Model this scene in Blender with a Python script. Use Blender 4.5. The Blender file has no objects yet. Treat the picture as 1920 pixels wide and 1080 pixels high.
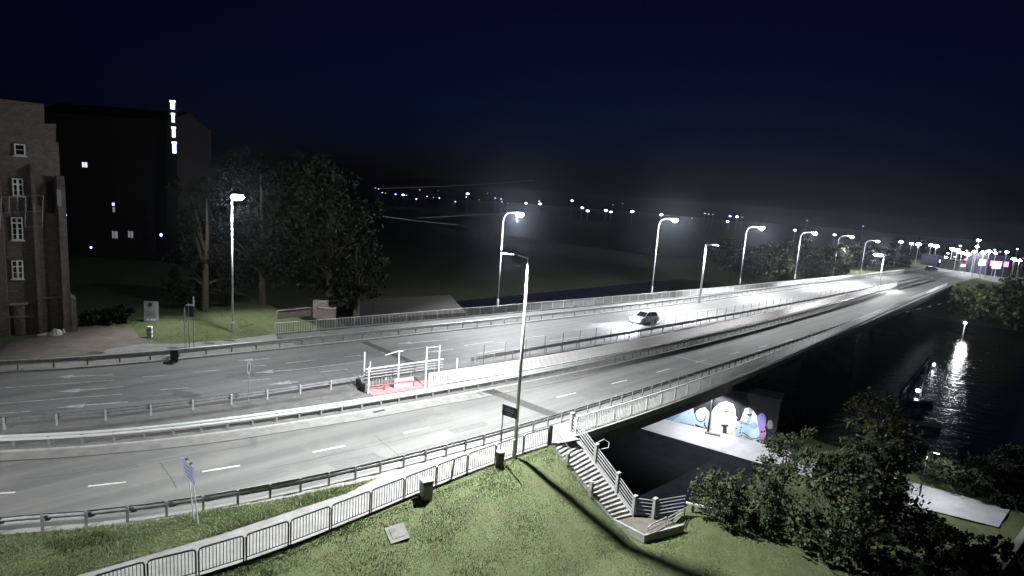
import bpy, bmesh, math, random
import numpy as np
from mathutils import Vector, Matrix
rad = math.radians
random.seed(7)
rng = np.random.default_rng(7)
S = bpy.context.scene
COL = S.collection

# ------------------------------------------------------------------ camera
CAM_H, FOC, ROLL = 15.0, 1100.0, rad(4.0)
PITCH = math.atan((540 - 368) * math.cos(ROLL) / FOC)
F_ = Vector((0, math.cos(PITCH), -math.sin(PITCH)))
R0 = Vector((1, 0, 0)); U0 = R0.cross(F_)
R_ = R0 * math.cos(ROLL) + U0 * math.sin(ROLL)
U_ = -R0 * math.sin(ROLL) + U0 * math.cos(ROLL)
cd = bpy.data.cameras.new('camera'); cam = bpy.data.objects.new('camera', cd); COL.objects.link(cam)
cam.matrix_world = Matrix(((R_.x, U_.x, -F_.x, 0), (R_.y, U_.y, -F_.y, 0), (R_.z, U_.z, -F_.z, CAM_H), (0, 0, 0, 1)))
cd.sensor_width = 36; cd.lens = FOC / 1920 * 36; cd.clip_end = 6000; cd.clip_start = 0.2
S.camera = cam
# ------------------------------------------------------------------ night sky
W = bpy.data.worlds.new('World'); S.world = W; W.use_nodes = True
wn = W.node_tree.nodes; wl = W.node_tree.links
bg = wn['Background']; sky = wn.new('ShaderNodeTexSky'); sky.sky_type = 'NISHITA'; sky.sun_disc = False
sky.sun_elevation = rad(-3.5); sky.sun_rotation = rad(10); sky.ozone_density = 7.0
tint = wn.new('ShaderNodeMix'); tint.data_type = 'RGBA'; tint.blend_type = 'MULTIPLY'
tint.inputs['Factor'].default_value = 1.0; tint.inputs['B'].default_value = (1.0, 1.25, 1.0, 1)
wl.new(sky.outputs[0], tint.inputs['A']); wl.new(tint.outputs['Result'], bg.inputs[0])
bg.inputs[1].default_value = 0.12
S.view_settings.view_transform = 'Standard'; S.view_settings.look = 'None'
S.view_settings.exposure = 0.0; S.view_settings.gamma = 1.0; S.view_settings.use_curve_mapping = False
S.cycles.use_denoising = True; S.cycles.max_bounces = 5; S.cycles.diffuse_bounces = 2
S.cycles.glossy_bounces = 2; S.cycles.sample_clamp_indirect = 4.0
S.cycles.transparent_max_bounces = 6

# ------------------------------------------------------------------ measuring
def at(x, y, z=0.0):
    d = R_ * ((x - 960) / FOC) + U_ * ((540 - y) / FOC) + F_
    t = (z - CAM_H) / d.z
    return Vector((d.x * t, d.y * t, z))
def at_depth(x, y, dep):
    d = R_ * ((x - 960) / FOC) + U_ * ((540 - y) / FOC) + F_
    return Vector((0, 0, CAM_H)) + d * dep
def on_plane(x, y, p, n):
    d = R_ * ((x - 960) / FOC) + U_ * ((540 - y) / FOC) + F_
    o = Vector((0, 0, CAM_H)); return o + d * ((p - o).dot(n) / d.dot(n))
def pix(p):
    d = Vector(p) - Vector((0, 0, CAM_H)); z = d.dot(F_)
    return 960 + FOC * d.dot(R_) / z, 540 - FOC * d.dot(U_) / z
def height_to(base, ypx):
    lo, hi = 0.0, 60.0
    for _ in range(40):
        m = (lo + hi) / 2
        if pix(base + Vector((0, 0, m)))[1] > ypx: lo = m
        else: hi = m
    return lo
AU = Vector((0.70, 0.714)).normalized(); AV = Vector((AU.y, -AU.x))   # along the bridges / across, towards the camera
def uv(p): return p[0] * AU.x + p[1] * AU.y, p[0] * AV.x + p[1] * AV.y
def xy(u, v, z=0.0): return Vector((AU.x * u + AV.x * v, AU.y * u + AV.y * v, z))
class Line:
    """a line of the road, v as a smooth function of u"""
    def __init__(s, pts, deg=5):
        q = np.array([uv(at(*p)) for p in pts]); d = np.array([at(*p).length for p in pts])
        t = np.log(q[:, 0] + 25); s.m, s.sd = t.mean(), t.std()
        s.c = np.polyfit((t - s.m) / s.sd, q[:, 1], deg, w=1 / np.maximum(20, d))
        s.a, s.b = q[:, 0].min(), q[:, 0].max()
    def _f(s, u): return float(np.polyval(s.c, (math.log(u + 25) - s.m) / s.sd))
    def v(s, u):
        if u < s.a: return s._f(s.a) + (u - s.a) * (s._f(s.a + 6) - s._f(s.a)) / 6
        if u > s.b: return s._f(s.b) + (u - s.b) * (s._f(s.b) - s._f(s.b - 30)) / 30
        return s._f(u)
    def p(s, u, off=0.0, z=0.0): return xy(u, s.v(u) + off, z)
LN = dict(
 kerb_far=[(20,699),(250,681),(400,670),(525,656),(687,637),(875,617),(1090,594),(1240,575),(1365,559),(1540,532),(1650,520),(1760,505)],
 rail_far=[(513,628),(660,615),(880,594),(1100,575),(1320,553),(1500,534),(1640,518),(1700,511)],
 D=[(25,806),(137,796),(215,787),(292,777),(370,770),(445,761),(519,746),(591,736),(625,731),(840,693),(965,671),(1090,648),(1215,628),(1315,609),(1440,584),(1540,563),(1650,541),(1740,519)],
 E=[(12,841),(90,837),(172,830),(257,824),(300,820),(387,810),(427,804),(471,797),(512,794),(551,787),(590,782),(665,770),(736,759),(770,752),(855,735),(920,722),(1030,703),(1090,692),(1165,676),(1250,658),(1315,642),(1477,602),(1552,580),(1648,549),(1735,529)],
 pink=[(795,727),(840,720),(970,700),(1075,680),(1157,662),(1205,651),(1315,630),(1380,614),(1480,590),(1600,558),(1700,532)],
 G=[(24,999),(72,997),(124,994),(177,987),(231,982),(287,975),(342,965),(397,955),(454,945),(506,935),(559,926),(609,912),(657,902),(703,893),(747,882),(789,871),(830,860),(896,840),(940,826),(1000,808),(1100,777),(1225,741),(1325,703),(1440,668),(1565,622),(1665,583),(1740,553)],
 fence=[(275,1106),(370,1080),(459,1052),(542,1022),(621,994),(693,961),(759,937),(819,912),(874,887),(927,867),(980,849),(1029,835)],
 brail=[(1075,815),(1135,796),(1206,774),(1239,765),(1267,751),(1295,739),(1320,731),(1342,722),(1364,714),(1386,704),(1440,687),(1540,645),(1660,587),(1775,540)],
 dash=[(0,925.5),(28,923),(165,911.5),(237,905),(379,884),(450,873),(586,848),(648,836),(1043,745),(1080,737),(1145,720),(1176,713),(1230,698),(1255,692)],
)
L = {k: Line(v, 3 if k in ('fence', 'pink', 'rail_far', 'brail') else 5) for k, v in LN.items()}

# ------------------------------------------------------------------ materials
def mat(name, col, rough=0.8, metal=0.0, var=0.0, scale=3.0, col2=None, bump=0.0, bscale=40.0, emit=0.0, ecol=None, spec=0.4, detail=5):
    m = bpy.data.materials.new(name); m.use_nodes = True; nt = m.node_tree; n = nt.nodes; l = nt.links
    b = n['Principled BSDF']; b.inputs['Roughness'].default_value = rough; b.inputs['Metallic'].default_value = metal
    b.inputs['Specular IOR Level'].default_value = spec
    b.inputs['Base Color'].default_value = (*col, 1)
    if var or col2 or bump:
        tc = n.new('ShaderNodeTexCoord')
    if var or col2:
        t = n.new('ShaderNodeTexNoise'); t.inputs['Scale'].default_value = scale; t.inputs['Detail'].default_value = detail; t.inputs['Roughness'].default_value = 0.65
        l.new(tc.outputs['Object'], t.inputs['Vector'])
        r = n.new('ShaderNodeValToRGB'); c2 = col2 or tuple(c * (1 - var) for c in col)
        c1 = col if col2 else tuple(min(1, c * (1 + var)) for c in col)
        r.color_ramp.elements[0].position = 0.33; r.color_ramp.elements[1].position = 0.67
        r.color_ramp.elements[0].color = (*c2, 1); r.color_ramp.elements[1].color = (*c1, 1)
        l.new(t.outputs['Fac'], r.inputs[0]); l.new(r.outputs[0], b.inputs['Base Color'])
    if bump:
        t2 = n.new('ShaderNodeTexNoise'); t2.inputs['Scale'].default_value = bscale; t2.inputs['Detail'].default_value = 4
        bp = n.new('ShaderNodeBump'); bp.inputs['Strength'].default_value = bump; bp.inputs['Distance'].default_value = 0.02
        l.new(tc.outputs['Object'], t2.inputs['Vector']); l.new(t2.outputs['Fac'], bp.inputs['Height']); l.new(bp.outputs[0], b.inputs['Normal'])
    if emit:
        b.inputs['Emission Color'].default_value = (*(ecol or col), 1); b.inputs['Emission Strength'].default_value = emit
    return m
def road_mat(name, base, dark, wear):
    """asphalt: fine aggregate, long tyre-worn bands along the road, patches and stains"""
    m = mat(name, base, 0.72, 0, bump=0.35, bscale=60); nt = m.node_tree; n = nt.nodes; l = nt.links; b = n['Principled BSDF']
    tc = n.new('ShaderNodeTexCoord'); mp = n.new('ShaderNodeMapping')
    mp.inputs['Rotation'].default_value = (0, 0, -math.atan2(AU.y, AU.x)); mp.vector_type = 'POINT'
    l.new(tc.outputs['Object'], mp.inputs[0])
    st = n.new('ShaderNodeMapping'); st.inputs['Scale'].default_value = (0.02, 0.9, 1); l.new(mp.outputs[0], st.inputs[0])
    t1 = n.new('ShaderNodeTexNoise'); t1.inputs['Scale'].default_value = 1.0; t1.inputs['Detail'].default_value = 4; l.new(st.outputs[0], t1.inputs['Vector'])
    t2 = n.new('ShaderNodeTexNoise'); t2.inputs['Scale'].default_value = 0.35; t2.inputs['Detail'].default_value = 8; t2.inputs['Roughness'].default_value = 0.7; l.new(tc.outputs['Object'], t2.inputs['Vector'])
    t3 = n.new('ShaderNodeTexNoise'); t3.inputs['Scale'].default_value = 14; t3.inputs['Detail'].default_value = 3; l.new(tc.outputs['Object'], t3.inputs['Vector'])
    def mix(a, bb, f, mode='MIX'):
        x = n.new('ShaderNodeMix'); x.data_type = 'RGBA'; x.blend_type = mode
        for s, v in (('A', a), ('B', bb)):
            if isinstance(v, tuple): x.inputs[s].default_value = (*v, 1)
            else: l.new(v, x.inputs[s])
        if isinstance(f, float): x.inputs['Factor'].default_value = f
        else: l.new(f, x.inputs['Factor'])
        return x.outputs['Result']
    def ramp(o, a, c):
        r = n.new('ShaderNodeMapRange'); r.inputs[1].default_value = a; r.inputs[2].default_value = c; l.new(o, r.inputs[0]); return r.outputs[0]
    c = mix(dark, base, ramp(t1.outputs['Fac'], 0.36, 0.62))
    c = mix(c, wear, ramp(t2.outputs['Fac'], 0.5, 0.85))
    c = mix(c, (0.5, 0.5, 0.5), 0.0)
    c = mix(c, t3.outputs['Fac'], 0.18, 'OVERLAY')
    l.new(c, b.inputs['Base Color'])
    return m
def brick_mat(name, c1, c2, mort, bw=0.27, bh=0.085):
    m = mat(name, c1, 0.9, bump=0.2, bscale=30); n = m.node_tree.nodes; l = m.node_tree.links; b = n['Principled BSDF']
    tc = n.new('ShaderNodeTexCoord'); mp = n.new('ShaderNodeMapping'); mp.inputs['Rotation'].default_value = (rad(90), 0, 0)
    l.new(tc.outputs['Object'], mp.inputs[0])
    t = n.new('ShaderNodeTexBrick'); t.inputs['Color1'].default_value = (*c1, 1); t.inputs['Color2'].default_value = (*c2, 1); t.inputs['Mortar'].default_value = (*mort, 1)
    t.inputs['Scale'].default_value = 1; t.inputs['Brick Width'].default_value = bw; t.inputs['Row Height'].default_value = bh; t.inputs['Mortar Size'].default_value = 0.011
    l.new(mp.outputs[0], t.inputs['Vector'])
    t2 = n.new('ShaderNodeTexNoise'); t2.inputs['Scale'].default_value = 1.7; t2.inputs['Detail'].default_value = 12; t2.inputs['Roughness'].default_value = 0.8; l.new(tc.outputs['Object'], t2.inputs['Vector'])
    x = n.new('ShaderNodeMix'); x.data_type = 'RGBA'; x.blend_type = 'OVERLAY'; x.inputs['Factor'].default_value = 1.0
    l.new(t.outputs['Color'], x.inputs['A']); l.new(t2.outputs['Fac'], x.inputs['B'])
    hs = n.new('ShaderNodeHueSaturation'); hs.inputs['Saturation'].default_value = 0.8; l.new(x.outputs['Result'], hs.inputs['Color']); l.new(hs.outputs[0], b.inputs['Base Color'])
    return m
M = dict(
 asphalt_near=road_mat('asphalt_near', (0.138, 0.136, 0.128), (0.090, 0.089, 0.086), (0.165, 0.16, 0.145)),
 asphalt_far=road_mat('asphalt_far', (0.15, 0.148, 0.145), (0.10, 0.10, 0.10), (0.18, 0.175, 0.165)),
 joint=mat('joint_rubber', (0.045, 0.045, 0.043), 0.8, var=0.3, scale=4),
 paint=mat('road_paint', (0.60, 0.60, 0.58), 0.6, var=0.0, col2=(0.34, 0.34, 0.33), scale=3),
 paint_worn=mat('worn_road_paint', (0.46, 0.46, 0.45), 0.65, col2=(0.18, 0.18, 0.175), scale=2.2, detail=9),
 pave=mat('pavement', (0.19, 0.187, 0.175), 0.85, var=0.2, scale=1.4, bump=0.3, bscale=25),
 pave_dark=mat('pavement_dark', (0.115, 0.113, 0.108), 0.85, var=0.25, scale=1.2, bump=0.3, bscale=25),
 sand=mat('sandy_gravel', (0.145, 0.125, 0.10), 0.95, col2=(0.085, 0.077, 0.066), scale=0.8, bump=0.5, bscale=18),
 kerb=mat('kerb_concrete', (0.27, 0.265, 0.25), 0.8, var=0.18, scale=2),
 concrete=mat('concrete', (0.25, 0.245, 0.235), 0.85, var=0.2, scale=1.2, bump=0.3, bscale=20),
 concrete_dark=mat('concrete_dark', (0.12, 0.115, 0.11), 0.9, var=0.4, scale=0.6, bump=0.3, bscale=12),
 concrete_mid=mat('weathered_concrete', (0.17, 0.168, 0.15), 0.9, var=0.3, scale=3, bump=0.3, bscale=20),
 galv=mat('galvanised_steel', (0.36, 0.365, 0.37), 0.5, 0.25, var=0.18, scale=3),
 galv_dull=mat('galvanised_dull', (0.20, 0.20, 0.205), 0.55, 0.25, var=0.2, scale=3),
 white=mat('white_paint_steel', (0.72, 0.72, 0.72), 0.45, var=0.08, scale=4),
 pole=mat('pole_paint', (0.50, 0.51, 0.50), 0.4, 0.1, var=0.08, scale=1.5),
 black=mat('black_paint', (0.025, 0.025, 0.027), 0.45, var=0.2, scale=5),
 rubber=mat('rubber', (0.02, 0.02, 0.02), 0.9),
 redwalk=mat('red_footway', (0.42, 0.20, 0.21), 0.75, var=0.2, scale=2.0),
 pink_sheet=mat('pink_sheet', (0.30, 0.235, 0.24), 0.7, var=0.12, scale=3),
 redrail=mat('red_tube', (0.30, 0.05, 0.06), 0.5, var=0.2, scale=3),
 pinkrail=mat('pale_pink_paint', (0.84, 0.79, 0.79), 0.5, var=0.1, scale=2),
 grass=mat('grass_ground', (0.105, 0.135, 0.060), 0.95, col2=(0.080, 0.088, 0.045), scale=1.6, bump=0.9, bscale=9, spec=0.1, detail=9),
 blade=mat('grass_blade', (0.125, 0.180, 0.075), 0.8, col2=(0.185, 0.205, 0.115), scale=0.6, spec=0.15, detail=8),
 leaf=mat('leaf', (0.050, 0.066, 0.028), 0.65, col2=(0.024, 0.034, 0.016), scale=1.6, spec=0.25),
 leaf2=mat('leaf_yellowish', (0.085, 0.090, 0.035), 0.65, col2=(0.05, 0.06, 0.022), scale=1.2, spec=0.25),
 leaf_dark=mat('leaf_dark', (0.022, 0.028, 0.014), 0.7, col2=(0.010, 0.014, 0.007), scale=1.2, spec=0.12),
 bark=mat('bark', (0.09, 0.075, 0.06), 0.95, var=0.35, scale=6, bump=0.8, bscale=14),
 water=mat('river_water', (0.006, 0.008, 0.010), 0.10, spec=0.5),
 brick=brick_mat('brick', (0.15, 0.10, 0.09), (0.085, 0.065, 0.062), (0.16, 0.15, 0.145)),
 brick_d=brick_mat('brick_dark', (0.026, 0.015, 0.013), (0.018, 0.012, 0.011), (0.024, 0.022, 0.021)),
 plaster=mat('pale_plaster', (0.62, 0.62, 0.60), 0.8, var=0.15, scale=0.8),
 glass=mat('window_glass', (0.012, 0.013, 0.016), 0.08, spec=0.6),
 frame=mat('window_frame', (0.70, 0.69, 0.66), 0.6, var=0.1, scale=6),
 tile=mat('roof_tile', (0.018, 0.015, 0.014), 0.85, var=0.3, scale=2, bump=0.4, bscale=12),
 lens=mat('lamp_lens', (1, 1, 1), 0.4, emit=90, ecol=(0.93, 0.97, 1.0)),
 lens_led=mat('led_lens', (1, 1, 1), 0.4, emit=25, ecol=(0.95, 0.98, 1.0)),
 far_lens=mat('distant_lamp_glow', (1, 1, 1), 0.4, emit=14, ecol=(0.90, 0.95, 1.0)),
 far_mid=mat('distant_lamp_soft', (1, 1, 1), 0.4, emit=3.5, ecol=(0.75, 0.82, 1.0)),
 far_dim=mat('distant_lamp_faint', (1, 1, 1), 0.4, emit=1.2, ecol=(0.6, 0.7, 1.0)),
 far_blue=mat('distant_blue_glow', (1, 1, 1), 0.4, emit=9, ecol=(0.32, 0.36, 1.0)),
 far_red=mat('red_signal_glow', (1, 0.2, 0.2), 0.4, emit=9, ecol=(1.0, 0.10, 0.16)),
 lit_win=mat('lit_window', (1, 1, 1), 0.4, emit=1.3, ecol=(0.72, 0.78, 1.0)),
 gable_glow=mat('floodlit_gable_glow', (1, 1, 1), 0.4, emit=2.2, ecol=(0.70, 0.80, 1.0)),  # emission stands in for floodlight on the gable steps, no window behind
 dim_win=mat('dim_lit_window', (1, 1, 1), 0.4, emit=0.16, ecol=(0.8, 0.85, 1.0)),
 sign_blue=mat('lit_sign_blue', (0.3, 0.6, 1), 0.4, emit=2.2, ecol=(0.42, 0.74, 1.0)),
 sign_pink=mat('lit_sign_pink', (1, 0.3, 0.8), 0.4, emit=2.0, ecol=(1.0, 0.30, 0.75)),
 sign_white=mat('lit_sign_white', (1, 1, 1), 0.4, emit=6, ecol=(0.9, 0.93, 1.0)),
 navy=mat('navy_panel', (0.035, 0.04, 0.07), 0.5, var=0.1, scale=3),
 pale_sign=mat('pale_sign_sheet', (0.30, 0.31, 0.42), 0.5, var=0.06, scale=5),
 mark=mat('pale_lettering', (0.30, 0.31, 0.36), 0.6),
 mark_d=mat('dark_lettering', (0.16, 0.17, 0.28), 0.6),
 grey=mat('grey_panel', (0.26, 0.26, 0.28), 0.7, var=0.1, scale=2),
 carpaint=mat('silver_car_paint', (0.75, 0.76, 0.78), 0.3, 0.1),
 cardark=mat('dark_car_paint', (0.03, 0.035, 0.05), 0.25, 0.3),
 rim=mat('wheel_rim', (0.5, 0.5, 0.52), 0.35, 0.8),
 head=mat('headlight_glow', (1, 1, 1), 0.3, emit=150, ecol=(0.92, 0.95, 1.0)),
 plate=mat('number_plate', (0.8, 0.8, 0.8), 0.5),
 tin=mat('rubbish_tin', (0.07, 0.07, 0.065), 0.6, 0.2, var=0.3, scale=6),
 spray_w=mat('spray_cream', (0.74, 0.70, 0.64), 0.8, col2=(0.60, 0.56, 0.50), scale=1.2),
 spray_b=mat('spray_pale_blue', (0.46, 0.60, 0.70), 0.8, col2=(0.34, 0.48, 0.62), scale=1.3),
 spray_p=mat('spray_violet', (0.20, 0.17, 0.42), 0.8, var=0.15, scale=1.5),
 spray_m=mat('spray_mauve', (0.34, 0.16, 0.36), 0.8, var=0.15, scale=1.5),
 spray_k=mat('spray_black', (0.03, 0.03, 0.035), 0.8),
 spray_g=mat('spray_slate_blue', (0.20, 0.29, 0.42), 0.8, var=0.15, scale=1.5),
 spray_pk=mat('spray_pink', (0.66, 0.53, 0.58), 0.8, var=0.12, scale=1.5),
 timber=mat('wet_timber', (0.16, 0.14, 0.12), 0.7, var=0.3, scale=3),
 path=mat('promenade_paving', (0.36, 0.36, 0.38), 0.8, var=0.12, scale=0.9, bump=0.15, bscale=10),
 shade_ground=mat('shade_ground', (0.007, 0.007, 0.011), 0.95, var=0.5, scale=0.7, spec=0.05, bump=0.3, bscale=14),  # near-black colour puts the shade by the bridge into the ground
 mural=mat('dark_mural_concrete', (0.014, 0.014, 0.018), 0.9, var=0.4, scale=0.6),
 patch=mat('asphalt_patch', (0.105, 0.103, 0.10), 0.8, var=0.15, scale=2, bump=0.3, bscale=50),
 wire=mat('cable', (0.20, 0.20, 0.21), 0.6),
 rubble=mat('rubble_bag', (0.50, 0.49, 0.46), 0.9, var=0.3, scale=5),
)

def soil(m, dirt, lo, hi):
    n = m.node_tree.nodes; l = m.node_tree.links; b = n['Principled BSDF']; src = b.inputs['Base Color'].links[0].from_socket
    tc = n.new('ShaderNodeTexCoord'); t = n.new('ShaderNodeTexNoise'); t.inputs['Scale'].default_value = .33; t.inputs['Detail'].default_value = 7; t.inputs['Roughness'].default_value = .7; l.new(tc.outputs['Object'], t.inputs['Vector'])
    r = n.new('ShaderNodeMapRange'); r.inputs[1].default_value = lo; r.inputs[2].default_value = hi; l.new(t.outputs['Fac'], r.inputs[0])
    x = n.new('ShaderNodeMix'); x.data_type = 'RGBA'; l.new(r.outputs[0], x.inputs['Factor']); l.new(src, x.inputs['A']); x.inputs['B'].default_value = (*dirt, 1); l.new(x.outputs['Result'], b.inputs['Base Color'])
soil(M['grass'], (.110, .098, .064), .56, .78); soil(M['blade'], (.17, .165, .095), .58, .80)
# ------------------------------------------------------------------ mesh helpers
class MB:
    def __init__(s): s.v = []; s.f = []
    def quad(s, a, b, c, d): i = len(s.v); s.v += [tuple(a), tuple(b), tuple(c), tuple(d)]; s.f.append((i, i+1, i+2, i+3)); return s
    def poly(s, pts): i = len(s.v); s.v += [tuple(p) for p in pts]; s.f.append(tuple(range(i, i+len(pts)))); return s
    def prism(s, bot, top):
        i = len(s.v); n = len(bot); s.v += [tuple(p) for p in bot] + [tuple(p) for p in top]
        s.f.append(tuple(range(i+n-1, i-1, -1))); s.f.append(tuple(range(i+n, i+2*n)))
        for k in range(n): s.f.append((i+k, i+(k+1) % n, i+n+(k+1) % n, i+n+k))
        return s
    def box(s, c, dx, dy, dz, ax=Vector((1, 0, 0)), ay=None, az=Vector((0, 0, 1))):
        ax = Vector((ax[0], ax[1], ax[2] if len(ax) > 2 else 0)).normalized(); ay = ay or az.cross(ax)
        c = Vector(c); b = [c + ax*(sx*dx/2) + ay*(sy*dy/2) - az*(dz/2) for sx, sy in ((-1,-1),(1,-1),(1,1),(-1,1))]
        return s.prism(b, [p + az*dz for p in b])
    def tube(s, pts, r, n=6, caps=True):
        pts = [Vector(p) for p in pts]; rs = r if isinstance(r, (list, tuple)) else [r]*len(pts); base = len(s.v)
        for k, p in enumerate(pts):
            t = (pts[min(k+1, len(pts)-1)] - pts[max(k-1, 0)]).normalized()
            a = t.cross(Vector((0, 0, 1)));
            if a.length < 0.05: a = t.cross(Vector((1, 0, 0)))
            a.normalize(); b = t.cross(a)
            s.v += [tuple(p + (a*math.cos(2*math.pi*j/n) + b*math.sin(2*math.pi*j/n))*rs[k]) for j in range(n)]
        for k in range(len(pts)-1):
            for j in range(n): s.f.append((base+k*n+j, base+k*n+(j+1) % n, base+(k+1)*n+(j+1) % n, base+(k+1)*n+j))
        if caps: s.f.append(tuple(base+j for j in range(n-1, -1, -1))); s.f.append(tuple(base+(len(pts)-1)*n+j for j in range(n)))
        return s
    def sweep(s, path, prof, closed=True):
        """path: list of points; prof: list of (n, z), n along the left normal"""
        base = len(s.v); m = len(prof)
        for k, p in enumerate(path):
            t = (path[min(k+1, len(path)-1)] - path[max(k-1, 0)]); t.z = 0; t.normalize(); nn = Vector((-t.y, t.x, 0))
            s.v += [tuple(p + nn*a + Vector((0, 0, b))) for a, b in prof]
        for k in range(len(path)-1):
            for j in range(m if closed else m-1):
                s.f.append((base+k*m+j, base+(k+1)*m+j, base+(k+1)*m+(j+1) % m, base+k*m+(j+1) % m))
        if closed: s.f.append(tuple(base+j for j in range(m))); s.f.append(tuple(base+(len(path)-1)*m+j for j in range(m-1, -1, -1)))
        return s
    def lathe(s, c, prof, n=10, ax=Vector((0, 0, 1))):
        base = len(s.v); c = Vector(c); ax = ax.normalized(); a = ax.cross(Vector((0.3, 0.9, 0.1))).normalized(); b = ax.cross(a)
        for r, z in prof: s.v += [tuple(c + ax*z + (a*math.cos(2*math.pi*j/n) + b*math.sin(2*math.pi*j/n))*r) for j in range(n)]
        for k in range(len(prof)-1):
            for j in range(n): s.f.append((base+k*n+j, base+k*n+(j+1) % n, base+(k+1)*n+(j+1) % n, base+(k+1)*n+j))
        s.f.append(tuple(base+j for j in range(n-1, -1, -1))); s.f.append(tuple(base+(len(prof)-1)*n+j for j in range(n)))
        return s
    def mesh(s, name): me = bpy.data.meshes.new(name); me.from_pydata(s.v, [], s.f); me.update(); return me
    def build(s, name, material, parent=None, smooth=False):
        return obj(name, s.mesh(name), material, parent, smooth)
def fixn(me):
    bm = bmesh.new(); bm.from_mesh(me); bmesh.ops.recalc_face_normals(bm, faces=bm.faces); bm.to_mesh(me); bm.free()
def obj(name, me, material, parent=None, smooth=False, recalc=True):
    if recalc and len(me.polygons) < 60000: fixn(me)
    if material and not me.materials: me.materials.append(M[material] if isinstance(material, str) else material)
    if smooth:
        for p in me.polygons: p.use_smooth = True
    o = bpy.data.objects.new(name, me); COL.objects.link(o)
    if parent: o.parent = parent; o.matrix_parent_inverse = parent.matrix_basis.inverted()
    return o
def inst(name, me, parent, loc=(0, 0, 0), rz=0.0, sc=(1, 1, 1)):
    """another object on shared mesh data, local to its thing"""
    o = bpy.data.objects.new(name, me); COL.objects.link(o); o.parent = parent
    o.location = loc; o.rotation_euler = (0, 0, rz); o.scale = sc; return o
def tag(o, label, cat=None, group=None, kind=None):
    o['label'] = label
    if cat: o['category'] = cat
    if group: o['group'] = group
    if kind: o['kind'] = kind
    return o
def thing(name, label, cat, loc=(0, 0, 0), rz=0.0, group=None):
    o = bpy.data.objects.new(name, None); o.empty_display_size = 0.2; COL.objects.link(o); o.location = loc; o.rotation_euler = (0, 0, rz)
    bpy.context.view_layer.update() if False else None
    o.matrix_basis = Matrix.Translation(Vector(loc)) @ Matrix.Rotation(rz, 4, 'Z')
    return tag(o, label, cat, group)
def struct(o, label): o['kind'] = 'structure'; o['label'] = label; return o
def local(mb, name, material, parent, smooth=False):
    """a part given in its thing's local coordinates"""
    me = mb.mesh(name); fixn(me); me.materials.append(M[material])
    if smooth:
        for p in me.polygons: p.use_smooth = True
    o = bpy.data.objects.new(name, me); COL.objects.link(o); o.parent = parent; return o
def shared(mb, name, material):
    me = mb.mesh(name); fixn(me); me.materials.append(M[material]); return me
def heading(line, u): a = line.p(u - 0.5); b = line.p(u + 0.5); return math.atan2(b.y - a.y, b.x - a.x)
def spot(name, loc, target, power, size=150, blend=0.7, col=(0.95, 0.98, 1.0), radius=0.18, wing=0.0):
    ld = bpy.data.lights.new(name, 'SPOT'); ld.energy = power; ld.spot_size = rad(size); ld.spot_blend = blend; ld.color = col; ld.shadow_soft_size = radius
    if wing:      # road lamp optics throw more light outwards than straight down
        ld.use_nodes = True; n = ld.node_tree.nodes; l = ld.node_tree.links; em = n['Emission']
        tc = n.new('ShaderNodeTexCoord'); sp = n.new('ShaderNodeSeparateXYZ'); l.new(tc.outputs['Normal'], sp.inputs[0])
        ab = n.new('ShaderNodeMath'); ab.operation = 'ABSOLUTE'; l.new(sp.outputs['Z'], ab.inputs[0])
        mx = n.new('ShaderNodeMath'); mx.operation = 'MAXIMUM'; mx.inputs[1].default_value = 0.36; l.new(ab.outputs[0], mx.inputs[0])
        pw = n.new('ShaderNodeMath'); pw.operation = 'POWER'; pw.inputs[1].default_value = -wing; l.new(mx.outputs[0], pw.inputs[0]); l.new(pw.outputs[0], em.inputs['Strength'])
    o = bpy.data.objects.new(name, ld); COL.objects.link(o); o.location = loc
    o.rotation_euler = (Vector(target) - Vector(loc)).to_track_quat('-Z', 'Y').to_euler(); return o

# ------------------------------------------------------------------ ground, water
def smooth(a, b, x): t = np.clip((x - a) / (b - a), 0, 1); return t * t * (3 - 2 * t)
def ground_z(u, v):
    u = np.asarray(u, float); v = np.asarray(v, float)
    # near side embankment slope towards the camera
    d = v + 21.55
    near = np.where(d < 0, -0.06, np.where(d < 5.9, -0.06 - d * 0.60, -3.6 - (d - 5.9) * 0.17)); near = np.maximum(near, -6.05)
    # spill slope under the bridges and down to the promenade
    spill = -0.06 - np.clip((u - 29.4) / 1.6, 0, 1) * 1.4 - np.clip(u - 31.0, 0, 9.6) * 0.48; spill = np.maximum(spill, -6.05)
    spill = np.where(v > -15.8, np.maximum(spill, -0.06 - np.clip(u - 24, 0, 60) * 0.16 - 2.4), spill)
    z = np.minimum(near, spill)
    # cut for the staircase, its landing and the retaining wall beside it
    cut = (u > 26.9) & (u < 30.2) & (v < -16.6) & (v > -22.6); z = np.where(cut, np.minimum(z, -3.55 * np.clip((v + 22.0) / 5.0, 0, 1) - 0.55), z)
    z = np.where((u > 27.4) & (u < 31.6) & (v > -17.3) & (v < -14.3), np.minimum(z, -4.0), z)
    z = np.where((u > 30.1) & (v < -15.9), np.minimum(z, -6.05), z)
    river = smooth(59.5, 63, u) * (1 - smooth(168, 182, u)); z = z - river * 3.2 * (1 - smooth(75, 105, -v))
    bank = smooth(172, 186, u) * (1 - smooth(-19, 25, v) * 0.75)
    z = z * (1 - bank) + bank * -0.1
    far = smooth(72, 120, -v); z = z * (1 - far) + far * np.minimum(z, -0.5 - 1.5 * smooth(40, 60, u))
    return z
def gz(p): u, v = uv(p); return float(ground_z(u, v))
ua = np.concatenate([np.linspace(-1100, -60, 20), np.linspace(-50, 0, 26), np.linspace(0.5, 66, 132), np.linspace(67, 160, 48), np.linspace(162, 200, 40), np.linspace(210, 1150, 40)])
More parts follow.
